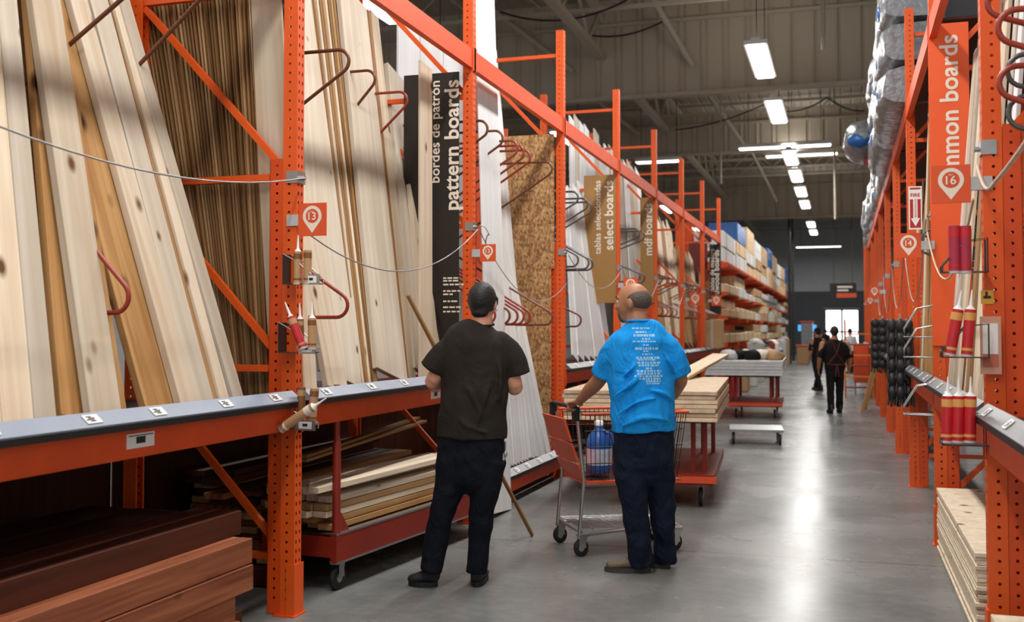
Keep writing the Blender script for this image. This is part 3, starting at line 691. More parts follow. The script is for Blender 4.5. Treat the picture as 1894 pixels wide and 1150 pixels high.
# ================================================================== SIGNS
def text_mesh(s, length=None, height=None, bold=.012, ext=.001, mat=None, name='lettering'):
    cu = bpy.data.curves.new('t', 'FONT'); cu.body = s; cu.size = 1; cu.offset = bold; cu.extrude = 0; cu.resolution_u = 3; cu.align_x = 'LEFT'
    cu.space_character = 1.02
    o = bpy.data.objects.new('t', cu); C.objects.link(o)
    bpy.context.view_layer.update()
    me = bpy.data.meshes.new_from_object(o.evaluated_get(bpy.context.evaluated_depsgraph_get()))
    bpy.data.objects.remove(o); bpy.data.curves.remove(cu)
    xs = [v.co.x for v in me.vertices]; ys = [v.co.y for v in me.vertices]
    x0, x1 = min(xs), max(xs); k = (length/(x1-x0)) if length else (height/(max(ys)-min(ys)))
    for v in me.vertices: v.co = Vector(((v.co.x-x0)*k, v.co.y*k, ext))
    me.materials.clear(); me.materials.append(mat or WHITEP); me.name = name
    me['h'] = (max(ys)-min(ys))*k
    return me
def tm(right, up, loc):
    right = Vector(right); up = Vector(up); n = right.cross(up); M = Matrix((right, up, n)).transposed().to_4x4(); M.translation = Vector(loc); return M
FR = ((1, 0, 0), (0, 0, 1))        # upright text read by someone looking along +y
UPW = ((0, 0, 1), (-1, 0, 0))      # the same, turned a quarter: reads upwards
def tall_sign(label, x0, x1, z0, z1, y, mat, lines, small=None):
    t = thing('hanging_sign', label, 'sign', (x0, y, z0))
    w_, h = x1-x0, z1-z0
    obj('sign_board', MB().bbox((w_/2, 0, h/2), (w_, .012, h), .002), mat, t)
    for (s, zb, L, xb, m_, bo) in lines:
        me = text_mesh(s, L, bold=bo, mat=m_)
        obj('lettering', me, None, t, mw=tm(*UPW, (xb-x0, -.0075, zb-z0)))
    if small:
        b = MB()
        for (zz, xs_) in small:
            for (a, c) in xs_: b.b2((a-x0, -.0085, zz-z0-.006), (c-x0, -.007, zz-z0+.006))
        obj('fine_print', b, CREAM, t)
    return t
random.seed(21)
def fine(x0, x1, rows):
    out = []
    for z, f in rows:
        x = x0; row = []
        while x < x0+(x1-x0)*f:
            w_ = random.uniform(.02, .05); row.append((x, min(x+w_, x1))); x += w_+.01
        out.append((z, row))
    return out
A = ony(747, 140, 7.84); Bp = ony(862, 133, 7.84)
dz = .005*7.84
tall_sign('tall black sign reading pattern boards and bordes de patron, upright beside the second post', A.x, -2.88, 1.3, A.z, 7.845, BLACKM,
    [('pattern boards', ony(840, 388, 7.84).z, ony(840, 148, 7.84).z-ony(840, 388, 7.84).z, ony(848, 300, 7.84).x, CREAM, .022),
     ('bordes de patrón', ony(805, 338, 7.84).z, ony(805, 150, 7.84).z-ony(805, 338, 7.84).z, ony(813, 300, 7.84).x, CREAM, .014)],
    fine(ony(820, 500, 7.84).x, ony(862, 500, 7.84).x, [(ony(840, v, 7.84).z, f) for v, f in ((514, .5), (519, .45), (526, .9), (538, .7), (544, .3), (557, .5), (568, .6), (576, .7))]))
def psign(label, u0, u1, vt, vb, y, mat, lines, xr=None):
    a, b = ony(u0, vt, y), ony(u1, vb, y)
    L = []
    for s, vbot, vtop, ub, m_, bo in lines:
        z0, z1 = ony(ub, vbot, y).z, ony(ub, vtop, y).z; L.append((s, z0, z1-z0, ony(ub, (vbot+vtop)/2, y).x, m_, bo))
    tall_sign(label, a.x, xr or b.x, b.z, a.z, y, mat, L)
psign('tan sign reading select boards, behind the head of the man in blue', 1080, 1140, 325, 560, 13.60, SIGNTAN, [('select boards', 462, 334, 1134, CREAM, .02), ('tablas seleccionadas', 470, 334, 1111, CREAM, .012)])
psign('tan sign reading mdf boards, between the fourth and fifth bays', 1184, 1210, 366, 560, 16.5, SIGNTAN, [('mdf boards', 472, 376, 1206, CREAM, .018)])
psign('dark sign reading hardwood boards at the last posts of the left row', 1312, 1334, 452, 580, 25.5, BLACKM, [('hardwood boards', 563, 462, 1330, CREAM, .018), ('tablas de madera', 540, 460, 1321, CREAM, .01)])
psign('plain dark red panel left of the hardwood boards sign', 1274, 1309, 450, 520, 25.5, plain('maroon_panel', lin(104, 28, 18), .5), [])
ys_ = 8.05
psign('tall orange sign reading common boards on the right row, beside the second right post', 1716, 1800, 46, 640, ys_, SIGNOR, [('common boards', 364, 64, 1772, CREAM, .02)])
for i, (u0, u1, v0, v1, y) in enumerate(((926, 945, 178, 262, 12.5), (967, 982, 205, 262, 14.5))):
    a, b = ony(u0, v0, y), ony(u1, v1, y)
    a.x -= .6; b.x -= .6
    t = thing('orange_panel', ['orange panel showing above the strand board, left one', 'smaller orange panel above the strand board, right one'][i], 'panel', (-4.2, y, 1.1))
    obj('panel_board', MB().bbox((0, 0, 1.45), (.5, .02, 2.9), .003), SIGNOR2, t); obj('panel_stripe', MB().box((-.06, -.012, 1.9), (.03, .004, 1.8)), CREAM, t)
# aisle markers
def marker(label, c, size, num, cream=CREAM, rz=0, mat=SIGNOR2):
    t = thing('bay_marker', label, 'sign', c, rz)
    h = size/2
    obj('sign_plate', MB().bbox((0, 0, 0), (size, .005, size*1.05), .001), mat, t)
    b = MB(); R = h*.66; cz = h*.22; P = []
    for k in range(33):
        a = math.radians(-32+244*k/32); P.append((R*math.cos(a), cz+R*math.sin(a)))
    P.append((0, -h*.86))
    I = [(R*.68*math.cos(math.radians(-32+244*k/32)), cz+R*.68*math.sin(math.radians(-32+244*k/32))) for k in range(33)]
    n = 33; vs_ = [(p[0], -.0035, p[1]) for p in P+I]
    fs = [(i, i+1, 34+i+1, 34+i) for i in range(n-1)]+[(32, 33, 34+32), (33, 0, 34), (33, 34, 34+32)]
    # lower closing of the ring
    arc = [(R*.68*math.cos(math.radians(212+116*k/10)), -.0035, cz+R*.68*math.sin(math.radians(212+116*k/10))) for k in range(11)]
    b.add(vs_[:34]+vs_[34:], [f for f in fs if f != (33, 34, 66)])
    b.add([vs_[33]]+arc, [(0, i+2, i+1) for i in range(10)])
    obj('pin_symbol', b, cream, t)
    if num:
        me = text_mesh(num, R*.80, bold=.02, mat=cream, name='number'); hh = me['h']
        obj('number', me, None, t, mw=tm(*FR, (-R*.40, -.0045, cz-R*.36)))
        me = text_mesh('BAY', R*.34, bold=.01, mat=cream, name='number')
        obj('small_lettering', me, None, t, mw=tm(*FR, (-R*.17, -.0045, cz+R*.36)))
    obj('clip_tab', MB().b2((-h-.07, .0, -.03) if c[0] < -1 else (h-.01, .0, -.03), (-h+.01, .03, .03) if c[0] < -1 else (h+.09, .03, .03)), GREYP, t)
    return t
def mpx(label, u0, u1, v0, v1, y, num):
    a, b = ony(u0, v0, y), ony(u1, v1, y); return marker(label, (a+b)/2, b.x-a.x, num)
mpx('orange marker with cream pin numbered 13 on the nearest left post', 552, 604, 377, 435, 5.05, '13')
mpx('smaller orange marker with pin numbered 13 on the second left post', 888, 917, 448, 487, 7.88, '13')
mpx('orange marker showing above the head of the man in blue', 1153, 1180, 515, 540, 13.6, '13')
mpx('orange marker on the sixth left post', 1275, 1297, 541, 566, 19.45, '13')
mpx('orange marker on the seventh left post', 1316, 1334, 545, 567, 22.44, '13')
mpx('large orange marker with pin numbered 16 on the nearest right post', 1722, 1796, 305, 376, 5.15, '16')
mpx('orange marker with pin numbered 14 left of the orange tall sign', 1657, 1704, 432, 476, 8.02, '14')
for i, (u0, u1, v0, v1, k) in enumerate(((1608, 1627, 527, 552, 5), (1602, 1617, 545, 568, 7))):
    mpx(['small orange marker far down the right row, above the black gloves', 'smallest orange marker far down the right row'][i], u0, u1, v0, v1, RPY[k]-.06, '14')
# fire extinguisher sign
a, b = ony(1680, 345, 7.98), ony(1706, 424, 7.98); w_, h = b.x-a.x, a.z-b.z
t = thing('fire_sign', 'white and red FIRE sign with down arrow beside the second right post', 'sign', (a.x, 7.98, b.z))
obj('sign_plate', MB().bbox((w_/2, 0, h/2), (w_, .004, h), .0005), WHITEP, t)
obj('red_field', MB().b2((w_*.1, -.0035, h*.04), (w_*.9, -.0025, h*.7)).b2((w_*.1, -.0035, h*.93), (w_*.9, -.0025, h*.97)), SIGNRED, t)
obj('arrow', MB().add([(w_*.34, -.0045, h*.72), (w_*.66, -.0045, h*.72), (w_*.66, -.0045, h*.26), (w_*.84, -.0045, h*.26), (w_*.5, -.0045, h*.07), (w_*.16, -.0045, h*.26), (w_*.34, -.0045, h*.26)], [(6, 5, 4, 3, 2, 1, 0)]), WHITEP, t)
obj('lettering', text_mesh('FIRE', w_*.7, bold=.02, mat=SIGNRED), None, t, mw=tm(*FR, (w_*.15, -.0035, h*.76)))
b_ = text_mesh('EXTINGUISHER', h*.42, bold=0, mat=SIGNRED); obj('arrow_lettering', b_, None, t, mw=tm((0, 0, -1), (1, 0, 0), (w_*.44, -.0055, h*.70)))
# far hanging sign
a, b = ony(1535, 524, 52), ony(1584, 550, 52)
t = thing('department_sign', 'black hanging sign with a red strip above the far end of the aisle', 'sign', (a.x, 52, b.z)); w_, h = b.x-a.x, a.z-b.z
obj('sign_board', MB().bbox((w_/2, 0, h/2), (w_, .1, h), .01), BLACKP, t); obj('red_strip', MB().b2((w_*.25, -.07, 0), (w_, -.051, h*.3)), SIGNOR2, t)
obj('lettering', MB().b2((w_*.28, -.06, h*.68), (w_*.85, -.051, h*.8)).b2((w_*.28, -.06, h*.45), (w_*.7, -.051, h*.56)), CREAM, t)
for s in (.15, .85): obj('hanger', MB().tube([(w_*s, 0, h), (w_*s, 0, CEIL-b.z)], .012, 4), DUCT, t)
# ================================================================== DIVIDER ARMS
def arm(label, y, z, side=1, reach=0.03, drop=.55, inv=False, mat=RODRED, group=None, r=.011, R=.05, back=RD-.04):
    fx = LX if side > 0 else RX; s = side
    P = []; xb = reach
    P.append((-back, 0))
    k = -1 if not inv else 1
    # horizontal leg at 0, bend near x=reach, sloping leg to (-back, k*drop)
    sl = math.atan2(drop, back+reach)
    R_ = .07
    P.append((reach-R_, 0)); 
    a0, a1 = 90, -(90+math.degrees(sl)) 
    n = 9; cx, cz = reach-R_, -R_
    for q in range(1, n+1):
        a = math.radians(90-(180-math.degrees(sl))*q/n)
        P.append((cx+R_*math.cos(a), cz+R_*math.sin(a)))
    x_, z_ = P[-1]; P.append((-back, z_-(x_+back)*math.tan(sl)))
    pts = [(s*x, 0, (q if not inv else -q)) for x, q in P]
    o = obj('divider_arm', MB().tube(pts, r, 8), mat, None, (fx, y, z)); return tag(o, label, 'divider arm', group)
arm('brown bent rod arm, its lower leg crossing the pale boards top left', 4.14, 3.44, mat=RODBR, drop=.70)
arm('brown bent rod arm crossing the wide pale board near the orange brace', 4.63, 3.58, mat=RODBR, drop=.91)
arm('red bent rod end poking out between pale boards of the nearest bay', 3.94, 1.58, inv=True, mat=RODRED, drop=.85, reach=-.20)
arm('brown rod loop beside the nearest post, high in the second bay', 5.62, 3.15, mat=RODBR, drop=.7)
arm('red rod loop low in the second bay, behind the caulk holder', 5.62, 1.58, inv=True, mat=RODRED, drop=.7)
arm('rod loop poking out past the widest board of the second bay', 7.2, 3.44, mat=RODBR, reach=-.53)
arm('rod loop at the upper left corner of the black sign', 7.6, 3.36, mat=RODRED, reach=-.44)
names3 = ['first', 'second', 'third', 'fourth', 'fifth', 'sixth', 'seventh']
for i, (y, m_) in enumerate(((8.10, RODBR), (8.5, RODBR), (8.93, RODRED), (9.12, RODRED), (9.32, RODRED), (9.98, RODBR))):
    arm('bent rod arm of the upper row before the strand board, %s from the second post' % names3[i], y, 3.2-.01*i, mat=m_, drop=.7, reach=.05 if i < 5 else .08)
for i, (y, m_) in enumerate(((8.3, RODRED), (8.7, RODBR), (8.93, RODRED), (9.12, RODRED), (9.32, RODRED), (9.98, RODBR))):
    arm('bent rod arm of the lower row beside the dark-shirted man, %s from the second post' % names3[i], y, 1.56, inv=True, mat=m_, drop=.65, reach=.05 if i < 5 else .08)
for i, y in enumerate((11.25, 11.7, 11.9)): arm('grey bent rod arm of the upper row in the fourth bay, %s from the left' % names3[i], y, 3.02-.02*i, mat=RODGREY, drop=.6, reach=.03)
for i, y in enumerate((11.25, 11.75, 11.95)): arm('grey bent rod arm of the middle row in the fourth bay, %s from the left' % names3[i], y, 2.2, inv=True, mat=RODGREY, drop=.6, reach=.03)
arm('single brown hook low on the white boards of the fourth bay', 11.5, 1.55, inv=True, mat=RODBR, drop=.5, reach=.0)
for z, w_ in ((2.95, 'upper'), (2.2, 'lower')):
    for i, y in enumerate((14.9, 15.3)): arm('grey rod arm in the fifth bay, %s row, %s' % (w_, ['nearer', 'farther'][i]), y, z, mat=RODGREY, drop=.4, inv=z < 2.5)
for k, (y0, bn) in enumerate(((16.9, 'sixth'), (20.0, 'seventh'), (23.0, 'last'))):
    for z, w_ in ((2.4, 'upper'), (1.75, 'lower')):
        for i in range(4): arm('%s row rod arm in the %s rack bay of the left row' % (w_, bn), y0+i*.5, z, mat=random.choice([RODRED, RODBR, RODGREY]), drop=.5, inv=z < 2, group='rod arms of the %s bay, %s row' % (bn, w_))
for i, (y, z, m_) in enumerate(((4.75, 2.93, RODRED), (4.68, 2.80, RODRED), (4.9, 2.62, RODRED))):
    arm('thick rust red rod arm at the upper right corner, '+['top', 'middle', 'lowest'][i], y, z, side=-1, mat=m_, drop=.4, reach=.02-.03*i, r=.013)
for i, (y, z) in enumerate(((4.95, 2.68), (4.95, 2.50))): arm('grey rod arm behind the rust red ones at upper right, '+['upper', 'lower'][i], y, z, side=-1, mat=RODGREY, drop=.15, reach=-.08)
for i, y in enumerate((9.0, 9.6)): arm('grey rod arm in the third bay of the right row, '+['nearer', 'farther'][i], y, 2.3, side=-1, mat=RODGREY, drop=.4, reach=0)
# ================================================================== SAFETY CABLES
def slack(label, pts, mat=STEEL, r=.0045, sag=.09):
    P = []
    for a, b in zip(pts[:-1], pts[1:]):
        a, b = Vector(a), Vector(b)
        for k in range(17):
            s = k/16; p = a.lerp(b, s); p.z -= 4*sag*s*(1-s); P.append(p)
    o = obj('safety_cable', MB().tube([p-P[0] for p in P], r, 6), mat, None, P[0]); tag(o, label, 'cable')
slack('thin steel safety cable slung across the light pine boards', [(LX+.03, 2.2, 2.32), (LX+.03, 5.1, 2.32)], sag=.16)
slack('thin steel safety cable slung across the second bay, below the number 13', [(LX+.03, 5.15, 2.02), (LX+.03, 7.92, 2.30)], sag=.26)
slack('thin steel safety cable across the strand board bay', [(LX+.03, 7.96, 2.30), (LX+.03, 10.75, 2.0)], sag=.35)
slack('steel cable across the white boards of the fourth bay', [(LX+.03, 10.82, 2.3), (LX+.03, 13.62, 2.3)], sag=.3)
slack('curly steel wire end at the clip of the second post', [(LX+.03, 7.97, 2.33), (LX+.10, 8.0, 2.26), (LX+.05, 8.05, 2.2)], sag=-.03)
slack('pale safety cord drooping from the nearest right post to the right edge', [(RX-.02, 5.17, 2.24), (RX-.03, 4.6, 2.08), (RX-.03, 2.3, 2.3)], r=.008, mat=plain('cord', lin(196, 176, 156), .6), sag=.05)
slack('safety cord between the first and second right posts', [(RX-.03, 5.25, 2.1), (RX-.03, 8.05, 2.2)], r=.006, mat=MATS['cord'], sag=.35)
for i, k in enumerate((2, 3, 4, 5)):
    slack('safety cable on the right row after the %s post' % ordw[k], [(RX-.03, RPY[k]+.05, 2.3), (RX-.03, RPY[k+1]-.05, 2.3)], sag=.55)
slack('steel cable across the fifth bay of the left row', [(LX+.03, 13.7, 2.3), (LX+.03, 16.5, 2.3)], sag=.4)
slack('steel cable across the sixth bay of the left row', [(LX+.03, 16.6, 2.3), (LX+.03, 19.4, 2.3)], sag=.45)
# ================================================================== CAULK HOLDERS
def cyl_between(a, b, r, n=14): return MB().tube([a, b], r, n)
TUBET = plain('tan_tube_label', lin(186, 146, 104), .4, var=.12); TUBEB = plain('brown_tube_band', lin(132, 84, 40), .4); TUBER = plain('red_tube_label', lin(196, 36, 44), .35, var=.15, scale=20)
TUBEP = plain('maroon_tube', lin(172, 44, 70), .35, var=.15); TUBEY = plain('yellow_tube_band', lin(222, 160, 90), .4)
def caulk(label, base, d, mat, band, L=.215, r=.024, group=None, nozzle=True):
    t = thing('caulk_tube', label, 'caulk tube', base, 0, group)
    z = Vector(d).normalized(); M = axm(z, (0, 1, 0) if abs(z.y) < .9 else (1, 0, 0), (0, 0, 0)).to_3x3()
    obj('cartridge', MB().lathe([(r, 0), (r, L)], n=16, M=M), mat, t)
    obj('label_band', MB().lathe([(r+.0008, L*.76), (r+.0008, L*.93)], n=16, M=M).lathe([(r+.0008, L*.1), (r+.0008, L*.16)], n=16, M=M), band, t)
    obj('end_cap', MB().lathe([(r*1.04, -.006), (r*1.04, .004)], n=16, M=M), GREYP, t)
    if nozzle: obj('nozzle', MB().lathe([(r*.9, L), (r*.45, L+.012), (.007, L+.02), (.003, L+.085)], n=12, M=M), WHITEP, t)
    return t
HOLD = plain('holder_steel', lin(72, 70, 68), .4, metal=.7)
def wire_holder(label, P, w_, dp, h, mat=HOLD, tagged=True, back=True):
    """open pocket: P = back bottom corner, reaches w_ along x and dp towards the viewer"""
    t = thing('caulk_holder', label, 'holder', P)
    b = MB(); r = .0035
    b.b2((0, -dp, 0), (w_, 0, .005)); obj('tray', b, mat, t)
    if back: obj('back_plate', MB().b2((-.004, -dp, 0), (0, 0, h)), mat, t)
    for q in (0, 1):
        obj('wire_arm', MB().tube([(0 if q else .002, -dp*q, h), (w_*.45, -dp*q, h*.72), (w_, -dp*q, h*.18), (w_, -dp*q, 0)], r, 6), STEEL, t)
    obj('front_wire', MB().tube([(w_, 0, h*.18), (w_, -dp, h*.18)], r, 6), STEEL, t)
    if tagged:
        o = obj('front_plate', MB().b2((w_*.62, -dp-.006, -.004), (w_*1.12, -dp, .05)), STEEL, t)
        q = obj('price_tag', MB().b2((w_*.72, -dp-.008, .006), (w_*1.04, -dp-.0065, .042)), WHITEP, o)
        obj('tag_print', MB().b2((w_*.82, -dp-.0095, .018), (w_*.94, -dp-.0085, .032)), INK, o)
    return t
# left: nearest post, three holders one above the other; x grows to the right, away from the post
hx = LX+.006
def hp(u, v, y=5.055): return ony(u, v, y)
for i, (u, v, w_px, nm) in enumerate(((538, 527, 66, 'top'), (530, 652, 66, 'middle'), (516, 790, 80, 'lowest'))):
    p = hp(u, v); wire_holder('grey wire caulk holder on the nearest left post, '+nm+' of three', p, w_px/345, .085, .16)
def tube_px(label, u0, v0, u1, v1, y, mat, band, group=None, noz=True, r=.0235, L=None):
    a, b = ony(u0, v0, y), ony(u1, v1, y); d = b-a
    return caulk(label, a, d, mat, band, L or d.length, r, group, noz)
tube_px('tan caulk tube in the top holder, left one with white nozzle', 550, 524, 551, 465, 4.98, TUBET, TUBEB, r=.0215)
tube_px('tan caulk tube in the top holder, right one', 569, 524, 569, 463, 4.98, TUBET, TUBEB, noz=False, r=.0215)
tube_px('red and tan caulk tube slanting in the middle holder', 561, 644, 538, 586, 4.955, TUBER, TUBET, r=.0215)
tube_px('brown banded caulk tube upright at left in the middle holder', 556, 640, 555, 590, 5.0, TUBEB, TUBET, r=.02, noz=True)
tube_px('brown banded caulk tube upright at right in the middle holder', 577, 644, 577, 588, 4.97, TUBET, TUBEB, r=.0215)
tube_px('long tan caulk tube lying slanted across the lowest holder', 521, 792, 580, 752, 4.90, TUBET, CREAM, r=.024)
tube_px('brown banded caulk tube upright at right of the lowest holder', 577, 780, 582, 718, 5.0, TUBET, TUBEB, r=.0225, noz=False)
tube_px('brown banded caulk tube upright at left of the lowest holder', 556, 782, 558, 716, 5.02, TUBEB, TUBET, r=.0215, noz=False)
# right: nearest right post
for i, (u, v, nm) in enumerate(((1740, 506, 'top'), (1740, 661, 'middle'), (1740, 820, 'lowest'))):
    p = ony(u, v, 5.155); wx = (RX+.01)-p.x
    t = thing('caulk_holder', 'wire caulk holder with red tubes on the nearest right post, %s of three' % nm, 'holder', (p.x, 5.158, p.z))
    obj('tray', MB().b2((0, -.09, 0), (wx, .0, .005)), HOLD, t)
    for q in (0, -.09): obj('wire_arm', MB().tube([(0, q, 0), (0, q, .03), (wx*.5, q, .14), (wx*.97, q, .15), (wx*.97, q, .0)], .004, 6), HOLD, t)
    obj('front_wire', MB().tube([(0, 0, .03), (0, -.09, .03)], .004, 6), HOLD, t)
for i, (u, L_) in enumerate(((1766, .2), (1786, .2))):
    tube_px('maroon caulk tube in the top right holder, '+['left', 'right'][i], u, 503, u-1, 418, 5.08, TUBEP, TUBER, noz=False, r=.0255)
tube_px('red caulk tube slanting in the middle right holder, left one', 1757, 655, 1772, 572, 5.08, TUBER, TUBEY, r=.025)
tube_px('red caulk tube upright in the middle right holder, right one', 1788, 657, 1795, 572, 5.07, TUBER, TUBEY, r=.024)
for i, u in enumerate((1752, 1772, 1794)):
    tube_px('red caulk tube in the lowest right holder, '+['left', 'middle', 'right'][i], u, 816, u+1, 732, 5.08-.012*i, TUBER, TUBEY, r=.025)
# instruction pouch and warning sticker
p = ony(1812, 585, 5.12); q = ony(1853, 692, 5.12)
t = thing('document_pouch', 'clear pouch with a white and red card hanging on the nearest right post', 'pouch', (p.x, 5.12, q.z)); w_, h = q.x-p.x, p.z-q.z
obj('pouch', MB().bbox((w_/2, 0, h/2), (w_, .004, h), .0005), plain('pouch_plastic', lin(206, 158, 136), .2), t)
obj('card', MB().b2((w_*.12, -.004, h*.35), (w_*.85, -.0025, h*.88)), WHITEP, t); obj('card_band', MB().b2((w_*.12, -.004, h*.12), (w_*.85, -.0025, h*.34)), plain('faded_red', lin(196, 110, 90), .5), t)
p = ony(1814, 537, 5.155); q = ony(1838, 562, 5.155)
t = thing('warning_sticker', 'yellow warning sticker with a black figure on the nearest right post', 'sticker', (p.x, 5.158, q.z)); w_, h = q.x-p.x, p.z-q.z
obj('sticker_base', MB().b2((0, -.0015, 0), (w_, 0, h)), plain('sticker_yellow', lin(222, 172, 60), .5), t); obj('sticker_figure', MB().b2((w_*.2, -.0025, h*.4), (w_*.8, -.0016, h*.6)).b2((w_*.35, -.0025, h*.6), (w_*.55, -.0016, h*.92)), INK, t)
# wire baskets on the second right post
for i, (v, nm) in enumerate(((603, 'upper'), (640, 'middle'), (745, 'lower'))):
    p = ony(1672, v+20, 8.03); wx = RX-.01-p.x
    t = thing('wire_basket', 'empty bent wire holder on the second right post, '+nm, 'holder', (p.x, 8.055, p.z))
    for q in (0, -.12): obj('wire_arm', MB().tube([(wx, q, .22), (wx*.45, q, .2), (0, q, .06), (0, q, 0), (wx, q, 0)], .005, 6), STEEL, t)
    obj('front_wire', MB().tube([(0, 0, 0), (0, -.12, 0)], .005, 6), STEEL, t)
# black glove bundles
def gloves(label, u, vt, vb, y, w_):
    p = ony(u, vt, y); z1 = ony(u, vb, y).z; t = thing('glove_strip', label, 'gloves', (p.x, y, p.z)); H = p.z-z1
    obj('hanging_strip', MB().b2((-.01, -.002, -H), (.01, .002, .05)), STEEL, t)
    n = 6
    for k in range(n):
        b = MB(); zc = -H*(k+.1)/n
        for s in (-1, 0, 1):
            ox = s*w_*.30; oy = -.03-.03*(s == 0)
            b.ball((ox, oy, zc-.05), (w_*.20, .045, .07))
            for f in range(4): b.tube([(ox+(f-1.5)*w_*.09, oy-.004*f, zc-.08), (ox+(f-1.5)*w_*.12, oy-.02, zc-.17-.015*(f % 2))], [.014, .010], 6)
        obj('glove_pair', b, GLOVE, t)
GLOVE = plain('black_glove', lin(34, 34, 36), .5, var=.5, scale=40)
gloves('bundle of black work gloves hanging on the right row, nearer one', 1664, 590, 738, 10.85, .24)
gloves('second bundle of black gloves farther down the right row', 1632, 590, 680, 16.75, .34)
# ================================================================== SOFT BODIES
def ell_ring(c, t, side, ra, rb, n=16):
    t = t.normalized(); a = (side-t*side.dot(t))
    if a.length < 1e-4: a = t.orthogonal()
    a.normalize(); b = t.cross(a)
    return [c+a*(ra*math.cos(i*2*PI/n))+b*(rb*math.sin(i*2*PI/n)) for i in range(n)]
def chain(b, pts, side=(1, 0, 0), n=16, cap=True):
    """pts: (x,y,z,ra[,rb]); closed tapering loft, rounded ends when cap"""
    P = [(Vector(p[:3]), p[3], p[4] if len(p) > 4 else p[3]) for p in pts]; side = Vector(side); rs = []
    N = len(P)
    for i, (c, ra, rb) in enumerate(P):
        t = P[min(i+1, N-1)][0]-P[max(i-1, 0)][0]
        if cap and i == 0 and cap != 'end':
            d = t.normalized()
            for q in (80, 55, 28): rs.append(ell_ring(c-d*min(ra, rb)*math.sin(math.radians(q)), t, side, ra*math.cos(math.radians(q)), rb*math.cos(math.radians(q)), n))
        rs.append(ell_ring(c, t, side, ra, rb, n))
        if cap and i == N-1 and cap != 'start':
            d = t.normalized()
            for q in (28, 55, 80): rs.append(ell_ring(c+d*min(ra, rb)*math.sin(math.radians(q)), t, side, ra*math.cos(math.radians(q)), rb*math.cos(math.radians(q)), n))
    b.rings(rs)
def smooth_pts(P, k=4):
    out = []
    for i in range(len(P)-1):
        p0, p1, p2, p3 = P[max(i-1, 0)], P[i], P[i+1], P[min(i+2, len(P)-1)]
        for j in range(k):
            t = j/k
            out.append(tuple(.5*((2*b)+(-a+c)*t+(2*a-5*b+4*c-d)*t*t+(-a+3*b-3*c+d)*t**3) for a, b, c, d in zip(p0, p1, p2, p3)))
    out.append(tuple(P[-1])); return out
def bake(name, b, mat, parent, voxel, it=4, disp=None):
    me = b.mesh(name, mat); o = bpy.data.objects.new('tmp', me); C.objects.link(o)
    r = o.modifiers.new('r', 'REMESH'); r.mode = 'VOXEL'; r.voxel_size = voxel; r.use_smooth_shade = True
    s = o.modifiers.new('s', 'SMOOTH'); s.factor = .5; s.iterations = it
    if disp:
        tx = bpy.data.textures.new('folds', 'CLOUDS'); tx.noise_scale = disp[0]; tx.noise_depth = 1
        d = o.modifiers.new('d', 'DISPLACE'); d.texture = tx; d.strength = disp[1]; d.mid_level = .5; d.texture_coords = 'LOCAL'
    bpy.context.view_layer.update()
    m2 = bpy.data.meshes.new_from_object(o.evaluated_get(bpy.context.evaluated_depsgraph_get()))
    bpy.data.objects.remove(o)
    m2.materials.clear(); m2.materials.append(mat)
    m2.polygons.foreach_set('use_smooth', [True]*len(m2.polygons))
    return obj(name, m2, None, parent)
def full(p, ra, rb=None): return (p[0], p[1], p[2], ra, rb or ra)
def head(b, hb, c, F, scale=1.0, bald=False, long=0):
    """b: skin builder, hb: hair builder; c = centre of the head, F = facing direction"""
    F = Vector(F).normalized(); U = (Vector((0, 0, 1))-F*F.z).normalized(); S = F.cross(U)
    c = Vector(c); k = scale
    def P(s, f, u): return c+(S*s+F*f+U*u)*k
    M = Matrix((S, F, U)).transposed()
    b.ball(P(0, -.012, .018), (.076*k, .096*k, .098*k), M, 20, 14)
    chain(b, [full(P(0, .030, .055), .055*k, .05*k), full(P(0, .038, 0), .062*k, .056*k), full(P(0, .042, -.045), .056*k, .052*k), full(P(0, .050, -.082), .036*k, .034*k)], S, 16)
    chain(b, [full(P(0, .088, .018), .008*k), full(P(0, .104, -.012), .012*k), full(P(0, .102, -.026), .017*k, .012*k)], S, 10)
    chain(b, [full(P(-.022, .088, -.052), .007*k), full(P(0, .094, -.051), .009*k), full(P(.022, .088, -.052), .007*k)], U, 8)
    for s in (-1, 1):
        b.ball(P(s*.078, -.008, -.008), (.010*k, .018*k, .032*k), M, 10, 8)
        chain(b, [full(P(s*.048, .074, .034), .007*k), full(P(s*.015, .088, .034), .008*k)], U, 8)
        b.ball(P(s*.034, .074, -.02), (.022*k, .018*k, .018*k), M, 10, 8)
    if bald:
        hb.ball(P(0, -.026, .016), (.0815*k, .094*k, .076*k), M, 20, 12)
    else:
        hb.ball(P(0, -.020, .026), (.084*k, .098*k, .102*k), M, 20, 14)
        chain(hb, [full(P(0, -.05, .0), .070*k, .05*k), full(P(0, -.058, -.055-long), .055*k, .035*k)], S, 14)
        for s in (-1, 1): chain(hb, [full(P(s*.074, .012, .03), .012*k, .02*k), full(P(s*.078, .014, -.005), .006*k, .012*k)], F, 8)
    return P, M
def eyes(t, P, M, body):
    for s in (-1, 1):
        e = obj('eye', MB().ball(P(s*.031, .0795, .012), (.012, .010, .010), M, 10, 8), WHITEP, body)
        obj('iris', MB().ball(P(s*.031, .088, .012), (.005, .003, .005), M, 8, 6), INK, body)
        obj('eyebrow', MB().tube([P(s*.015, .093, .036), P(s*.032, .090, .041), P(s*.05, .078, .036)], .004, 6), HAIRB, body)
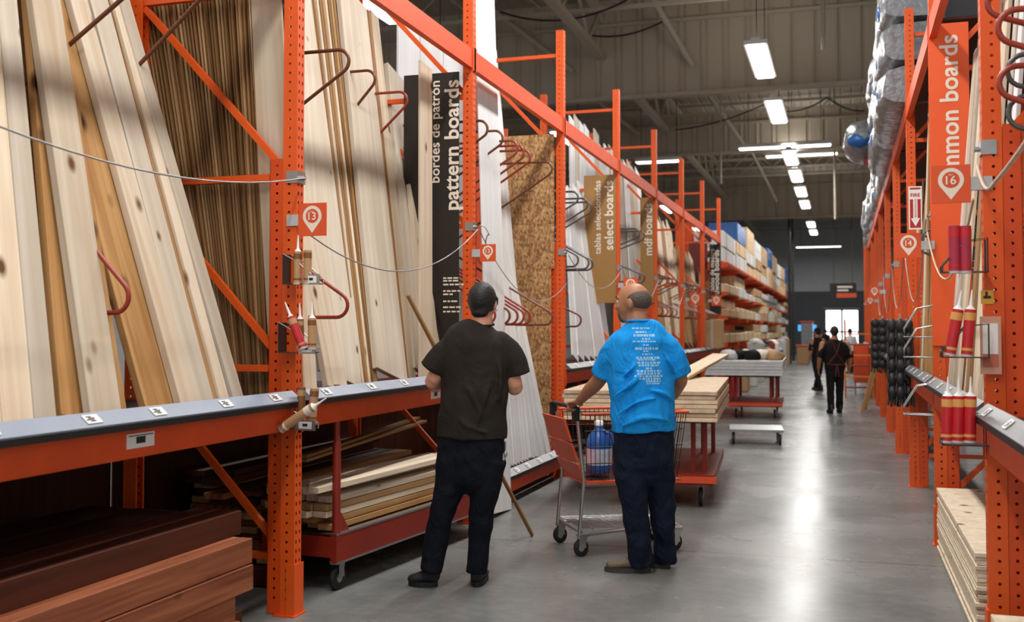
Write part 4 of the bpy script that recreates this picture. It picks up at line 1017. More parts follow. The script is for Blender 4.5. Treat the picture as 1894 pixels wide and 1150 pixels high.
def hand(b, wrist, d, palm_n, curl=.5, side=1, k=1.0, thumb=None):
    """wrist -> fingers along d, palm facing palm_n; side=+1 puts the thumb on the cross(d, palm_n) side"""
    d = Vector(d).normalized(); n = Vector(palm_n); n = (n-d*n.dot(d)).normalized(); s = d.cross(n)*side; w_ = Vector(wrist)
    chain(b, [full(w_, .026*k, .020*k), full(w_+d*.035*k, .036*k, .015*k), full(w_+d*.085*k, .041*k, .013*k)], s, 14)
    for i, (off, L) in enumerate(((.030, .072), (.010, .080), (-.011, .075), (-.030, .060))):
        p = w_+d*.085*k+s*off*k; a = 0; pts = [full(p-d*.02*k, .0095*k)]; dd = d.copy(); pp = p
        pts.append(full(pp, .0095*k))
        for q, fr in enumerate((.45, .32, .23)):
            a = curl*(.75+.25*q)*1.15; R = Matrix.Rotation(-a if True else a, 3, d.cross(n)); dd = (Matrix.Rotation(a, 3, d.cross(n)) @ dd) if (Matrix.Rotation(a, 3, d.cross(n)) @ dd).dot(n) > (R @ dd).dot(n) else (R @ dd)
            pp = pp+dd*L*fr*k; pts.append(full(pp, (.009-.0008*q)*k))
        chain(b, pts, s, 10)
    th = thumb or (d*.55+s*.75+n*.45)
    th = Vector(th).normalized(); p = w_+d*.025*k+s*.026*k
    chain(b, [full(p, .013*k), full(p+th*.035*k, .0115*k), full(p+(th*.6+d*.5).normalized()*.062*k, .0095*k)], n, 10)
def person_thing(label, u, v, cat='person'):
    p = onz(u, v, 0); t = thing('person', label, cat, p, THETA)
    dep = (p-EYE).dot(Vector((-math.sin(THETA), math.cos(THETA), 0)))
    k = dep/FPX
    def Q(uu, vv, f=0.0):           # local point seen at pixel (uu, vv) at distance f behind the figure's own plane
        q = (dep+f)/FPX
        return Vector(((uu-947)*q-(u-947)*k, f, CAMZ+(612-vv)*q))
    return t, Q, k
# ------------------------------------------------------------------ man in the dark T-shirt
t, Q, k = person_thing('person seen from behind in a charcoal T-shirt, dark jeans and black shoes, short black hair', 832, 1086)
b = MB(); hb = MB()
Pf, Mh = head(b, hb, Q(892, 562, .03), (.25, 1, -.12), 1.03)
chain(b, [full(Q(890, 640, .0), .085, .075), full(Q(890, 605, -.0), .064, .062), full(Q(892, 575, .02), .058, .06)])
chain(b, [full(Q(878, 780, 0), .15, .1), full(Q(880, 650, 0), .15, .09)])
for (s, sh, el, wr) in ((-1, Q(832, 650, .0), Q(799, 706, .02), Q(826, 688, .26)), (1, Q(932, 650, 0), Q(952, 716, .02), Q(925, 690, .27))):
    chain(b, smooth_pts([full(sh, .046), full(sh.lerp(el, .55), .050), full(el, .047), full(el.lerp(wr, .3), .046), full(el.lerp(wr, .7), .036), full(wr, .028, .024)]), (0, 0, 1))
    hand(b, wr, (wr-el)*.4+Vector((-s*.12, .03, .03)), (-s*1, 0, .1), 1.0, side=1, thumb=(-s*.2, .6, .7))
body = bake('body', b, SKIN, t, .0075, 3)
hair = bake('hair', hb, HAIRB, body, .008, 2)
eyes(t, Pf, Mh, body)
b = MB()
chain(b, smooth_pts([full(Q(872, 809, 0), .206, .150), full(Q(873, 780, 0), .204, .150), full(Q(876, 740, 0), .200, .145), full(Q(878, 700, 0), .205, .135), full(Q(879, 660, 0), .215, .128), full(Q(880, 632, 0), .205, .115), full(Q(884, 612, 0), .150, .095), full(Q(889, 597, 0), .078, .075)]), cap=False, n=24)
for sh, md, cu in ((Q(846, 634, 0), Q(818, 656, .0), Q(798, 684, .01)), (Q(922, 634, 0), Q(944, 658, 0), Q(956, 694, .01))):
    chain(b, smooth_pts([full(sh, .068, .075), full(md, .070, .078), full(cu, .072, .080)]), (0, 1, 0), cap='start')
for pts in (((846, 700, -.10), (866, 720, -.137), (886, 760, -.150)), ((905, 690, -.10), (898, 730, -.138), (880, 790, -.152)), ((842, 760, -.12), (860, 785, -.148), (900, 800, -.153)), ((915, 655, -.09), (925, 690, -.11), (922, 740, -.115))):
    chain(b, smooth_pts([full(Q(*pts[0]), .006), full(Q(*pts[1]), .013), full(Q(*pts[2]), .006)]), (0, 1, 0), n=8)
obj_shirt = bake('t_shirt', b, TSHIRT_DARK, t, .009, 4, (.16, .022))
b = MB(); b.tube([p for p in ell_ring(Q(889, 600, .005), Vector((0, -.12, 1)), Vector((1, 0, 0)), .074, .070, 24)], .007, 6, loop=True)
obj('collar', b, TSHIRT_DARK, t)
b = MB()
chain(b, smooth_pts([full(Q(871, 800, 0), .193, .130), full(Q(870, 840, 0), .200, .135), full(Q(869, 872, 0), .195, .125)]), n=24)
chain(b, smooth_pts([full(Q(840, 850, 0), .105, .115), full(Q(830, 900, .0), .092, .1), full(Q(816, 950, -.01), .076, .085), full(Q(806, 1000, .0), .07, .078), full(Q(797, 1052, .0), .068, .075)]), cap=False)
chain(b, smooth_pts([full(Q(902, 850, 0), .105, .115), full(Q(898, 900, .0), .09, .1), full(Q(890, 950, .01), .074, .083), full(Q(885, 1000, .03), .067, .075), full(Q(880, 1056, .03), .062, .07)]), cap=False)
bake('jeans', b, DENIM, t, .0095, 4, (.12, .022))
def shoe(t, heel, toe, mat, sole, h=.09, w_=.045):
    heel = Vector(heel); toe = Vector(toe); d = (toe-heel); d.z = 0; L = d.length; d.normalize(); s = Vector((-d.y, d.x, 0))
    b = MB(); z = .045
    def p(a, zz): return heel+d*(L*a)+Vector((0, 0, zz))
    chain(b, smooth_pts([full(p(.10, .07), w_*.72, .05), full(p(.25, .068), w_*.8, .048), full(p(.5, .055), w_*.9, .036), full(p(.75, .045), w_, .028), full(p(.9, .04), w_*.8, .024)]), s, 16)
    chain(b, [full(p(.2, .06), w_*.8, w_*.9), full(p(.2, .13), w_*.85, w_*.95)], s, 16)
    o = bake('shoe', b, mat, t, .007, 2)
    sb = MB(); pts = []
    n = 20
    out = []
    for i in range(n):
        a = i*2*PI/n; x = math.cos(a); y = math.sin(a); ww = w_*1.02*(1.0 if x > 0 else .85)
        out.append(heel+d*(L*.5+L*.52*x)+s*(ww*y*(1 if abs(x) < .9 else .9)))
    rs = [[q+Vector((0, 0, zz-q.z)) for q in out] for zz in (.0, .03)]
    sb.rings(rs, smooth=False); obj('sole', sb, sole, o)
    lb = MB()
    for q in range(3): c = p(.42+.1*q, .098-.014*q); lb.tube([c-s*w_*.5, c+Vector((0, 0, .006)), c+s*w_*.5], .0035, 5)
    obj('laces', lb, sole, o)
a = Q(809, 1084, .02); c = Q(757, 1078, .06); a.z = c.z = 0
shoe(t, a, c, SHOEB, BLACKR, w_=.05)
a = Q(880, 1084, .0); a.z = 0; shoe(t, a, a+Vector((.03, .27, 0)), SHOEB, BLACKR, w_=.052)
b = MB(); q = Q(934, 815, -.05); b.tube([q, q-Vector((0, 0, .05))], .004, 6); b.ball(q-Vector((0, 0, .075)), (.012, .008, .02)); b.box(q-Vector((.01, 0, .09)), (.012, .006, .04))
obj('key_ring', b, STEEL, t)
b = MB(); q = Pf(.082, -.0, -.028); obj('earpiece', b.ball(q, (.008, .012, .016)), WHITEP, body)
b = MB(); b.tube([Pf(.083, .0, .005), Pf(.076, .05, .012), Pf(.05, .098, .014)], .0025, 5); obj('glasses_arm', b, STEEL, body)
# ------------------------------------------------------------------ man in the blue T-shirt
t, Q, k = person_thing('person in a bright blue T-shirt with pale print, balding, one hand on the cart handle', 1190, 1058)
b = MB(); hb = MB()
Pf, Mh = head(b, hb, Q(1172, 560, .03), (-.93, .40, -.05), 1.06, bald=True)
chain(b, [full(Q(1186, 640, 0), .09, .08), full(Q(1182, 605, 0), .07, .068), full(Q(1178, 575, .03), .062, .064)])
chain(b, [full(Q(1190, 770, 0), .16, .1), full(Q(1186, 650, 0), .15, .09)])
HND = Q(1063, 757, .36)
for (s, sh, el, wr) in ((-1, Q(1139, 652, .02), Q(1108, 704, .12), Q(1072, 742, .33)), (1, Q(1236, 652, 0), Q(1259, 700, .05), Q(1250, 730, .26))):
    chain(b, smooth_pts([full(sh, .046), full(sh.lerp(el, .55), .052), full(el, .048), full(el.lerp(wr, .35), .046), full(el.lerp(wr, .7), .036), full(wr, .029, .026)]), (0, 0, 1))
    if s < 0: hand(b, wr, Vector((-.45, .9, -.15)), (0, 0, -1), 1.05, side=-1, thumb=(.3, .6, -.5))
    else: hand(b, wr, Vector((-.3, .9, -.1)), (-1, 0, 0), .6, side=1)
body = bake('body', b, SKIN2, t, .0075, 3)
hair = bake('hair', hb, HAIRG, body, .008, 2)
bd = MB(); chain(bd, [full(Pf(0, .075, -.068), .036, .022), full(Pf(0, .062, -.092), .034, .026)], Mh.col[0], 12)
bake('beard', bd, HAIRG, body, .006, 1)
eyes(t, Pf, Mh, body)
b = MB()
chain(b, smooth_pts([full(Q(1191, 797, 0), .206, .158), full(Q(1190, 770, 0), .204, .165), full(Q(1189, 740, 0), .200, .160), full(Q(1187, 700, 0), .208, .148), full(Q(1186, 660, 0), .212, .138), full(Q(1187, 632, 0), .200, .122), full(Q(1187, 610, 0), .150, .10), full(Q(1184, 593, .0), .082, .082)]), cap=False, n=24)
for sh, md, cu in ((Q(1152, 636, .01), Q(1131, 660, .03), Q(1117, 694, .08)), (Q(1226, 634, 0), Q(1244, 656, 0), Q(1256, 692, .03))):
    chain(b, smooth_pts([full(sh, .072, .08), full(md, .076, .084), full(cu, .078, .086)]), (0, 1, 0), cap='start')
for pts in (((1138, 706, -.115), (1160, 690, -.150), (1186, 664, -.135)), ((1134, 735, -.12), (1165, 712, -.160), (1190, 690, -.150)), ((1140, 770, -.13), (1176, 745, -.172), (1216, 735, -.165)),
            ((1150, 788, -.135), (1190, 772, -.178), (1238, 776, -.14)), ((1246, 740, -.10), (1226, 726, -.158), (1206, 722, -.165)), ((1250, 690, -.07), (1240, 668, -.115), (1228, 650, -.12))):
    chain(b, smooth_pts([full(Q(pts[0][0], pts[0][1], pts[0][2]), .006)]+[full(Q(*p_), .014) for p_ in pts[1:2]]+[full(Q(*pts[2]), .006)]), (0, 1, 0), n=8)
blue = bake('t_shirt', b, TSHIRT_BLUE, t, .009, 4, (.15, .034))
b = MB(); b.tube([p for p in ell_ring(Q(1184, 593, 0), Vector((0, 0, 1)), Vector((1, 0, 0)), .078, .078, 24)], .008, 6, loop=True)
obj('collar', b, TSHIRT_BLUE, t)
# pale print on the back: rows of small marks laid on the cloth
from mathutils.bvhtree import BVHTree
bv = BVHTree.FromPolygons([v.co[:] for v in blue.data.vertices], [tuple(p.vertices) for p in blue.data.polygons])
b = MB(); random.seed(5)
rows = [(605, 1186, 1216, 3), (612, 1192, 1214, 4), (618, 1188, 1224, 5), (626, 1204, 1218, 3), (631, 1186, 1232, 3), (638, 1206, 1216, 3), (644, 1190, 1232, 5), (650, 1206, 1216, 3), (656, 1204, 1222, 3), (662, 1192, 1236, 5), (667, 1196, 1226, 3), (672, 1194, 1236, 4), (677, 1196, 1238, 4), (683, 1210, 1222, 4), (688, 1192, 1240, 4), (693, 1194, 1240, 4), (698, 1188, 1240, 4), (703, 1196, 1240, 4), (708, 1210, 1238, 4), (713, 1212, 1234, 3)]
for v_, ua, ub, hpx in rows:
    u_ = ua
    while u_ < ub:
        wpx = random.uniform(2.2, 7)
        pts = []
        for (x_, y_) in ((u_, v_), (u_+wpx, v_), (u_+wpx, v_+hpx), (u_, v_+hpx)):
            p = Q(x_, y_, -.5); h = bv.ray_cast(p, Vector((0, 1, 0)))
            if h[0] is None: break
            pts.append(h[0]+Vector((0, -.0022, 0)))
        if len(pts) == 4: b.add(pts, [(0, 1, 2, 3)])
        u_ += wpx+random.uniform(.8, 2.4)
obj('back_print', b, plain('pale_print', lin(150, 205, 240), .7, var=.03), blue)
b = MB()
chain(b, smooth_pts([full(Q(1191, 790, 0), .186, .135), full(Q(1192, 830, 0), .188, .14), full(Q(1192, 862, 0), .182, .13)]), n=24)
chain(b, smooth_pts([full(Q(1168, 850, 0), .108, .118), full(Q(1171, 900, -.02), .100, .105), full(Q(1176, 950, -.03), .083, .09), full(Q(1183, 1000, -.02), .078, .086), full(Q(1187, 1040, -.0), .078, .086)]), cap=False)
chain(b, smooth_pts([full(Q(1218, 850, 0), .100, .115), full(Q(1222, 900, .04), .092, .1), full(Q(1226, 950, .05), .078, .085), full(Q(1229, 1000, .09), .072, .08), full(Q(1230, 1034, .12), .072, .08)]), cap=False)
bake('jeans', b, DENIM2, t, .0095, 4, (.11, .03))
a = Q(1203, 1056, 0); c = Q(1120, 1054, .03); a.z = c.z = 0; shoe(t, a, c, SHOET, SOLE, w_=.054)
a = Q(1240, 1045, .06); c = Q(1180, 1040, .22); a.z = c.z = 0; a.y = .10; shoe(t, a, c, SHOET, SOLE, w_=.054)
# ------------------------------------------------------------------ people farther down the aisle
def walker(label, u, v, vtop, shirt, pants, apron=None, hairm=HAIRB, yaw=0, stride=.1, wide=1.0, cap=None, skin=SKIN2):
    p = onz(u, v, 0); t = thing('person', label, 'person', p, THETA+yaw)
    top = onplane(u, vtop, p, (-math.sin(THETA), math.cos(THETA), 0)).z; s = top/1.78
    def V(x, y, z, ra, rb=None): return (x*s, y*s, z*s, ra*s*wide if z > .9 else ra*s, (rb or ra)*s)
    b = MB(); hb = MB(); P_, M_ = head(b, hb, Vector((0, .02, 1.66))*s, (0, 1, -.05), s)
    chain(b, [V(0, 0, 1.4, .08, .07), V(0, 0, 1.55, .058)])
    for q in (-1, 1):
        chain(b, smooth_pts([V(q*.2*wide, 0, 1.42, .055), V(q*.25*wide, -.02, 1.15, .046), V(q*.25*wide, .06, .92, .034)]), (0, 1, 0))
        hand(b, Vector((q*.25*wide, .07, .90))*s, (0, .1, -1), (-q, 0, 0), .5, side=q, k=s)
    body = bake('body', b, skin, t, .011, 2); bake('hair', hb, hairm, body, .012, 1)
    b = MB(); chain(b, smooth_pts([V(0, 0, .88, .19, .14), V(0, 0, 1.1, .185, .135), V(0, 0, 1.32, .205, .125), V(0, 0, 1.44, .16, .1), V(0, 0, 1.51, .07, .07)]), cap=False, n=20)
    for q in (-1, 1): chain(b, [V(q*.15*wide, 0, 1.39, .066), V(q*.21*wide, 0, 1.30, .07), V(q*.255*wide, 0, 1.13, .07)], (0, 1, 0), cap='start')
    bake('t_shirt', b, shirt, t, .012, 3, (.15, .02))
    b = MB(); chain(b, [V(0, 0, .95, .175, .13), V(0, 0, .82, .185, .135)], n=20)
    for q in (-1, 1): chain(b, smooth_pts([V(q*.09, 0, .85, .10, .11), V(q*.10, q*stride*.3, .5, .08, .085), V(q*.11, q*stride, .09, .07, .075)]), cap=False)
    bake('trousers', b, pants, t, .013, 3, (.12, .02))
    for q in (-1, 1): shoe(t, (q*.11*s, (q*stride-.1)*s, 0), (q*.13*s, (q*stride+.17)*s, 0), SHOEB, BLACKR)
    if apron:
        b = MB(); b.tube([Vector((-.10, -.10, 1.50))*s, Vector((.0, -.138, 1.22))*s, Vector((.17, -.10, 1.0))*s], .012, 6); b.tube([Vector((.10, -.10, 1.50))*s, Vector((.0, -.138, 1.22))*s, Vector((-.17, -.10, 1.0))*s], .012, 6)
        b.tube([Vector((-.18, -.08, 1.0))*s, Vector((0, -.15, .99))*s, Vector((.18, -.08, 1.0))*s], .014, 6)
        for q in (-1, 1): b.tube([Vector((0, -.155, .99))*s, Vector((q*.04, -.165, .75))*s], .012, 6)
        obj('apron_straps', b, apron, t)
    if cap: obj('cap', MB().ball(Vector((0, 0, 1.72))*s, (.09*s, .1*s, .07*s)), cap, body)
    return t
walker('person in black with crossed dark red apron straps, walking away down the aisle', 1545, 764, 603, BLACKC, BLACKC, apron=plain('dark_red_strap', lin(88, 24, 16), .7), wide=1.26, stride=.08)
walker('person in dark clothes and black cap farther down the aisle, left of the apron wearer', 1513, 722, 606, BLACKC, BLACKC, stride=.2, yaw=.5, cap=BLACKC, wide=1.05)
walker('person in a pale shirt partly hidden behind the apron wearer, far down the aisle', 1573, 690, 607, plain('pale_shirt', lin(206, 208, 210), .7), BLACKC, yaw=.1)
walker('distant person in dark clothes by the bright exit', 1527, 668, 608, BLACKC, BLACKC, yaw=-.4)
# ================================================================== CARTS
def caster(t, x, y, r=.065, h=.16, w_=.032, metal=STEEL):
    o = obj('wheel', MB().lathe([(r*.35, -w_/2), (r*.9, -w_/2), (r, -w_*.35), (r, w_*.35), (r*.9, w_/2), (r*.35, w_/2)], (0, 0, 0), 20, Matrix.Rotation(PI/2, 3, 'Y')), BLACKR, t, (x, y, r))
    obj('hub', MB().lathe([(r*.4, -w_*.55), (r*.4, w_*.55)], (0, 0, 0), 14, Matrix.Rotation(PI/2, 3, 'Y')), metal, o)
    b = MB()
    for q in (-1, 1): b.add([(x+q*w_*.75, y-.02, r), (x+q*w_*.75, y+.02, r), (x+q*w_*.75, y+.05, h), (x+q*w_*.75, y-.02, h)], [(0, 1, 2, 3)]).box((x+q*w_*.75, y+.01, (r+h)/2), (.004, .04, h-r), Matrix.Rotation(.15, 3, 'X'))
    b.b2((x-w_, y-.035, h-.006), (x+w_, y+.06, h+.004)); obj('caster_fork', b, metal, t)
# lumber cart beside the second bay
t = thing('lumber_cart', 'low dark red lumber cart with an upright pole, standing in front of the second bay', 'cart', (-3.04, 5.62, 0), -.11)
X = .24
for s in (-1, 1):
    o = obj('side_rail', MB().b2((s*X-.02, -.03, .17), (s*X+.02, 2.15, .335)), REDM, t)
    obj('steel_edging', MB().b2((s*X-.023, -.03, .328), (s*X+.023, 2.15, .339)).b2((s*X-.023, -.03, .163), (s*X+.023, 2.15, .174)), STEEL, o)
for y_ in (0, .7, 1.4, 2.1): obj('cross_member', MB().b2((-X+.02, y_-.03, .2), (X-.02, y_+.03, .32)), REDM, t)
obj('deck_plate', MB().b2((-X+.01, -.03, .325), (X-.01, 2.15, .333)), DREDW, t)
for s in (-1, 1):
    for y_ in (.06, 2.02): caster(t, s*(X-.03), y_, .072, .165)
for y_, nm in ((.0, 'a'), (2.12, 'b')):
    o = obj('upright_pole', MB().tube([(X+.0, y_, .30), (X+.0, y_, .86)], .024, 12).tube([(X, y_, .84), (X, y_, 1.19)], .018, 12), REDM, t)
    sgn = 1 if y_ < 1 else -1
    obj('gusset', MB().prism([(y_, .335), (y_+sgn*.13, .335), (y_, .50)], 0, X-.008, X+.008), REDM, t)
carttop = .339
random.seed(11)
Mc = Matrix.Rotation(-.11, 4, 'Z')
for r in range(6):
    for c in range(4 if r < 5 else 3):
        off = random.uniform(-.07, .07)+(.05 if r < 2 else -.04); x_ = -.165+c*.102+random.uniform(-.004, .004)
        P = Vector((-3.04, 5.62, 0))+Mc @ Vector((x_, .02+off, carttop+.02+r*.040))
        board('lumber_board', 'short pine board in the stack loaded on the red lumber cart', P, Mc @ Vector((0, 1, 0)), 2.0, .094, .036, Mc @ Vector((1, 0, 0)), [PINE2, PINE2, PINE, TANB, PINE, REDW][r] if r < 4 else PINE, group='pine boards on the red lumber cart')
for i in range(3):
    P = Vector((-3.04, 5.62, 0))+Mc @ Vector((.02+.085*i, .10-.13*i, carttop+.262+.012*0))
    board('lumber_board', 'bright pine board on top of the red cart load, %s of three' % ['back', 'middle', 'front'][i], P, Mc @ Vector((.02*(1-i), 1, 0)), 2.1, .07, .034, Mc @ Vector((1, 0, 0)), PINE)
# leaning thin pole
a = onz(985, 990, .008); bb = onx(754, 545, -2.70)
o = obj('moulding_strip', MB().bbox((0, 0, (bb-a).length/2), (.022, .03, (bb-a).length), .003), DARKB, None, None, axm(bb-a, (0, 1, 0), a)); tag(o, 'long thin wooden strip leaning from the floor to the second bay behind the dark-shirted man', 'moulding')
# panel carts with sheet stacks
def panel_cart(label, loc, rz, nsh, mat, slabel, sg, w_=1.30, L=2.9, th=.036):
    t = thing('panel_cart', label, 'cart', loc, rz)
    obj('deck', MB().b2((-.92, .12, .20), (-.03, 2.2, .285)), REDM, t)
    obj('bumper', MB().b2((-.94, .10, .215), (-.01, .125, .27)), CARTOR, t)
    for y_ in (.42, 1.9):
        for x_ in (-.86, -.17):
            for q in (-.05, .05): obj('upright_post', MB().b2((x_+q-.02, y_-.03, .285), (x_+q+.02, y_+.03, .735)), REDM, t)
    obj('carrier_rail', MB().b2((-1.0, .36, .70), (-.05, .48, .735)).b2((-1.0, 1.84, .70), (-.05, 1.96, .735)), BLACKP, t)
    for x_ in (-.80, -.15):
        for y_ in (.28, 2.05): caster(t, x_, y_, .08, .20)
    R = Matrix.Rotation(rz, 4, 'Z')
    for i in range(nsh):
        P = Vector(loc)+R @ Vector((-w_/2+random.uniform(-.01, .01), L/2+random.uniform(-.015, .015), .738+th*(i+.5)+.001*i))
        m_ = R.copy(); m_.translation = P
        o = obj('panel_sheet', MB().bbox((0, 0, 0), (w_, L, th-.003), .003), mat, None, None, m_); tag(o, slabel, 'panel', sg)
    return t
PLY = wood('plywood', lin(226, 206, 178), lin(204, 178, 146), lin(120, 80, 50), gs=.5, kd=.02)
panel_cart('red sheet cart loaded with pale wood panels, behind the man in blue', (-1.02, 9.0, 0), math.radians(3.9), 7, PLY, 'pale wood panel in the stack on the red cart behind the man in blue', 'wood panels on the nearer red cart')
panel_cart('farther red sheet cart loaded with white panels', (-.99, 18.6, 0), math.radians(2), 5, WHITEB, 'white panel in the stack on the farther red cart', 'white panels on the farther red cart', th=.05)
a = onz(1262, 700, 1.03); bb = onz(1300, 700, 1.03)
p0 = Vector((-1.65, 10.9, 1.005)); p1 = onplane(1333, 656, (0, 13.4, 0), (0, 1, 0))
board('pine_board', 'plank lying askew from the wood panels towards the white panels behind', p0, p1-p0, (p1-p0).length, .2, .03, Rv, PLY)
# clutter on the farther cart
random.seed(3)
for i in range(7):
    p = ony(1350+i*14, 655, 19.2+.2*(i % 3)); b = MB()
    b.ball((0, 0, .0), (.16, .2, .10)); b.v = [tuple(Vector(v)*(1+.35*noise.noise(Vector(v)*9+Vector((i, 0, 0))))) for v in b.v]
    o = obj('cloth_heap', b, [GREYP, BLACKC, CREAM, BLACKC, CREAM, GREYP, CARD][i], None, (p.x, p.y, 1.075)); tag(o, 'crumpled bundle on the white panels of the farther cart, %s from the left' % ['first', 'second', 'third', 'fourth', 'fifth', 'sixth', 'seventh'][i], 'bundle')
# small flat trolley beyond the first panel cart
t = thing('flat_trolley', 'low grey trolley with black wheels on the floor between the two red sheet carts', 'trolley', (-1.15, 14.8, 0), .1)
obj('frame', MB().b2((-.35, -.4, .17), (.35, .4, .20)), STEEL, t)
for x_ in (-.3, .3):
    for y_ in (-.33, .33): caster(t, x_, y_, .07, .17)
# ------------------------------------------------------------------ shopping cart
O = onz(1040, 990, 0)
dep = 7.38; lat = .40; CRZ = THETA-PI/2+.25
O = Vector((-math.sin(THETA)*dep+math.cos(THETA)*lat, math.cos(THETA)*dep+math.sin(THETA)*lat, 0))
t = thing('shopping_cart', 'shopping cart with orange handle end and chrome lower rack, beside the man in blue', 'cart', O, CRZ); t.scale = (1, .86, 1)
r = .011
fr = MB()
for s in (-1, 1):
    fr.tube([(s*.25, -.02, .12), (s*.25, .02, .5), (s*.24, -.03, .93)], .014, 8)
    fr.tube([(s*.25, -.02, .14), (s*.23, .45, .17), (s*.20, .86, .15)], .013, 8)
fr.tube([(-.20, .86, .15), (.20, .86, .15)], .013, 8).tube([(-.25, 0, .16), (.25, 0, .16)], .013, 8).tube([(-.23, .03, .47), (-.2, .8, .47)], .01, 6).tube([(.23, .03, .47), (.2, .8, .47)], .01, 6)
obj('frame', fr, CHROME, t)
g = MB()
for i in range(11): g.tube([(-.23+.046*i, 0, .185), (-.20+.04*i, .84, .175)], .0035, 5)
for y_ in (.1, .3, .5, .7): g.tube([(-.24, y_, .18), (.24, y_, .18)], .005, 5)
obj('lower_rack', g, CHROME, t)
g = MB()
for s in (-1, 1):
    for i in range(22):
        y_ = .03+i*.04; g.tube([(s*.22, y_*.9+.03, .50), (s*.265, y_, .94)], .003, 5)
    for z in (.5, .61, .72, .83): g.tube([(s*(.22+.045*(z-.5)/.44), .03, z), (s*(.20+.03*(z-.5)/.44), .86, z)], .0035, 5)
for i in range(11):
    x_ = -.22+.044*i; g.tube([(x_, .03, .5), (x_*.9, .82, .5), (x_*.95, .9, .94)], .003, 5)
for y_ in (.2, .4, .6): g.tube([(-.22, y_, .5), (.22, y_, .5)], .0035, 5)
obj('basket', g, BLACKP, t)
g = MB()
for s in (-1, 1): g.tube([(s*.265, 0, .945), (s*.265, .45, .945), (s*.24, .9, .945)], .010, 8)
g.tube([(-.24, .9, .945), (.24, .9, .945)], .010, 8); obj('rim', g, CARTOR, t)
obj('base_trim', MB().b2((-.235, .03, .475), (.235, .84, .492)), CARTOR, t)
b = MB()
for (z0, z1, y0, y1) in ((.50, .62, .03, -.03), (.62, .76, -.03, -.085), (.76, .93, -.085, -.15)):
    b.add([(-.24, y0, z0), (.24, y0, z0), (.25, y1, z1-.012), (-.25, y1, z1-.012), (-.24, y0+.02, z0), (.24, y0+.02, z0), (.25, y1+.02, z1-.012), (-.25, y1+.02, z1-.012)], [(0, 1, 2, 3), (5, 4, 7, 6), (3, 2, 6, 7), (1, 0, 4, 5), (2, 1, 5, 6), (0, 3, 7, 4)])
obj('end_gate', b, CARTOR, t)
obj('handle_bar', MB().tube([(-.27, -.05, .99), (.27, -.05, .99)], .015, 12), BLACKP, t)
for s in (-1, 1): obj('handle_bracket', MB().b2((s*.262-.012, -.075, .90), (s*.262+.012, -.02, .995)), BLACKP, t)
for s in (-1, 1):
    for y_ in (-.0, .80): caster(t, s*(.24 if y_ < .4 else .2), y_, .058, .14, .028, CHROME)
# jug and small goods in the cart
def at_cart(x, y, z): return O+Matrix.Rotation(CRZ, 3, 'Z') @ Vector((x, y, z))
JB = plain('blue_jug', lin(34, 96, 176), .3, var=.2)
p = at_cart(.06, .19, .515)
t = thing('water_jug', 'blue and white jug standing in the shopping cart', 'jug', p, THETA)
obj('jug_body', MB().lathe([(.03, 0), (.085, .01), (.09, .05), (.09, .2), (.07, .27), (.03, .31), (.028, .335)], n=20), JB, t)
obj('label', MB().lathe([(.0915, .07), (.0915, .18)], n=20), plain('jug_label', lin(200, 212, 226), .4, var=.3, scale=25), t)
obj('cap', MB().lathe([(.03, .335), (.03, .365), (.02, .37)], n=16), WHITEP, t)
obj('handle', MB().tube([(.03, -.03, .30), (.08, -.06, .28), (.095, -.05, .2)], .012, 8), JB, t)
p = at_cart(-.08, .45, .51)
t = thing('grey_box', 'small grey packet in the shopping cart behind the blue jug', 'packet', p, THETA)
obj('packet', MB().bbox((0, 0, .07), (.14, .1, .14), .01), GREYP, t); obj('packet_label', MB().b2((-.05, -.053, .03), (.05, -.0505, .11)), BLACKP, t)
# ================================================================== FAR SHELVES, LEFT SIDE BEYOND THE RACK FRAMES
random.seed(9)
YS = [26.6+3.1*i for i in range(11)]
near = ['first', 'second', 'third', 'fourth', 'fifth', 'sixth', 'seventh', 'eighth', 'ninth', 'tenth', 'eleventh']
lev = [(3.15, 'top'), (2.45, 'second'), (1.85, 'third'), (1.2, 'fourth'), (.2, 'lowest')]
WRAPW = plain('white_wrap', lin(222, 222, 218), .5, var=.12, scale=3, bump=.3); WRAPG = plain('grey_wrap', lin(168, 172, 174), .4, var=.3, scale=8, bump=.6)
PACKP = wood('pale_lumber_pack', lin(222, 196, 160), lin(196, 164, 124), gs=.3)
for i, y in enumerate(YS):
    t = thing('cantilever_rack', 'orange arm rack of the far left shelving, %s unit beyond the rack frames' % near[i], 'storage rack', (LX-.9, y, 0))
    obj('column', MB().b2((-.1, -.06, 0), (.1, .06, 4.2)), ORANGE_D, t)
    for z, _ in lev: obj('shelf_arm', MB().prism([(.1, z-.22 if z > .4 else z-.15), (.1, z), (.95, z), (.95, z-.07)], 1, -.04, .04), ORANGE_D, t)
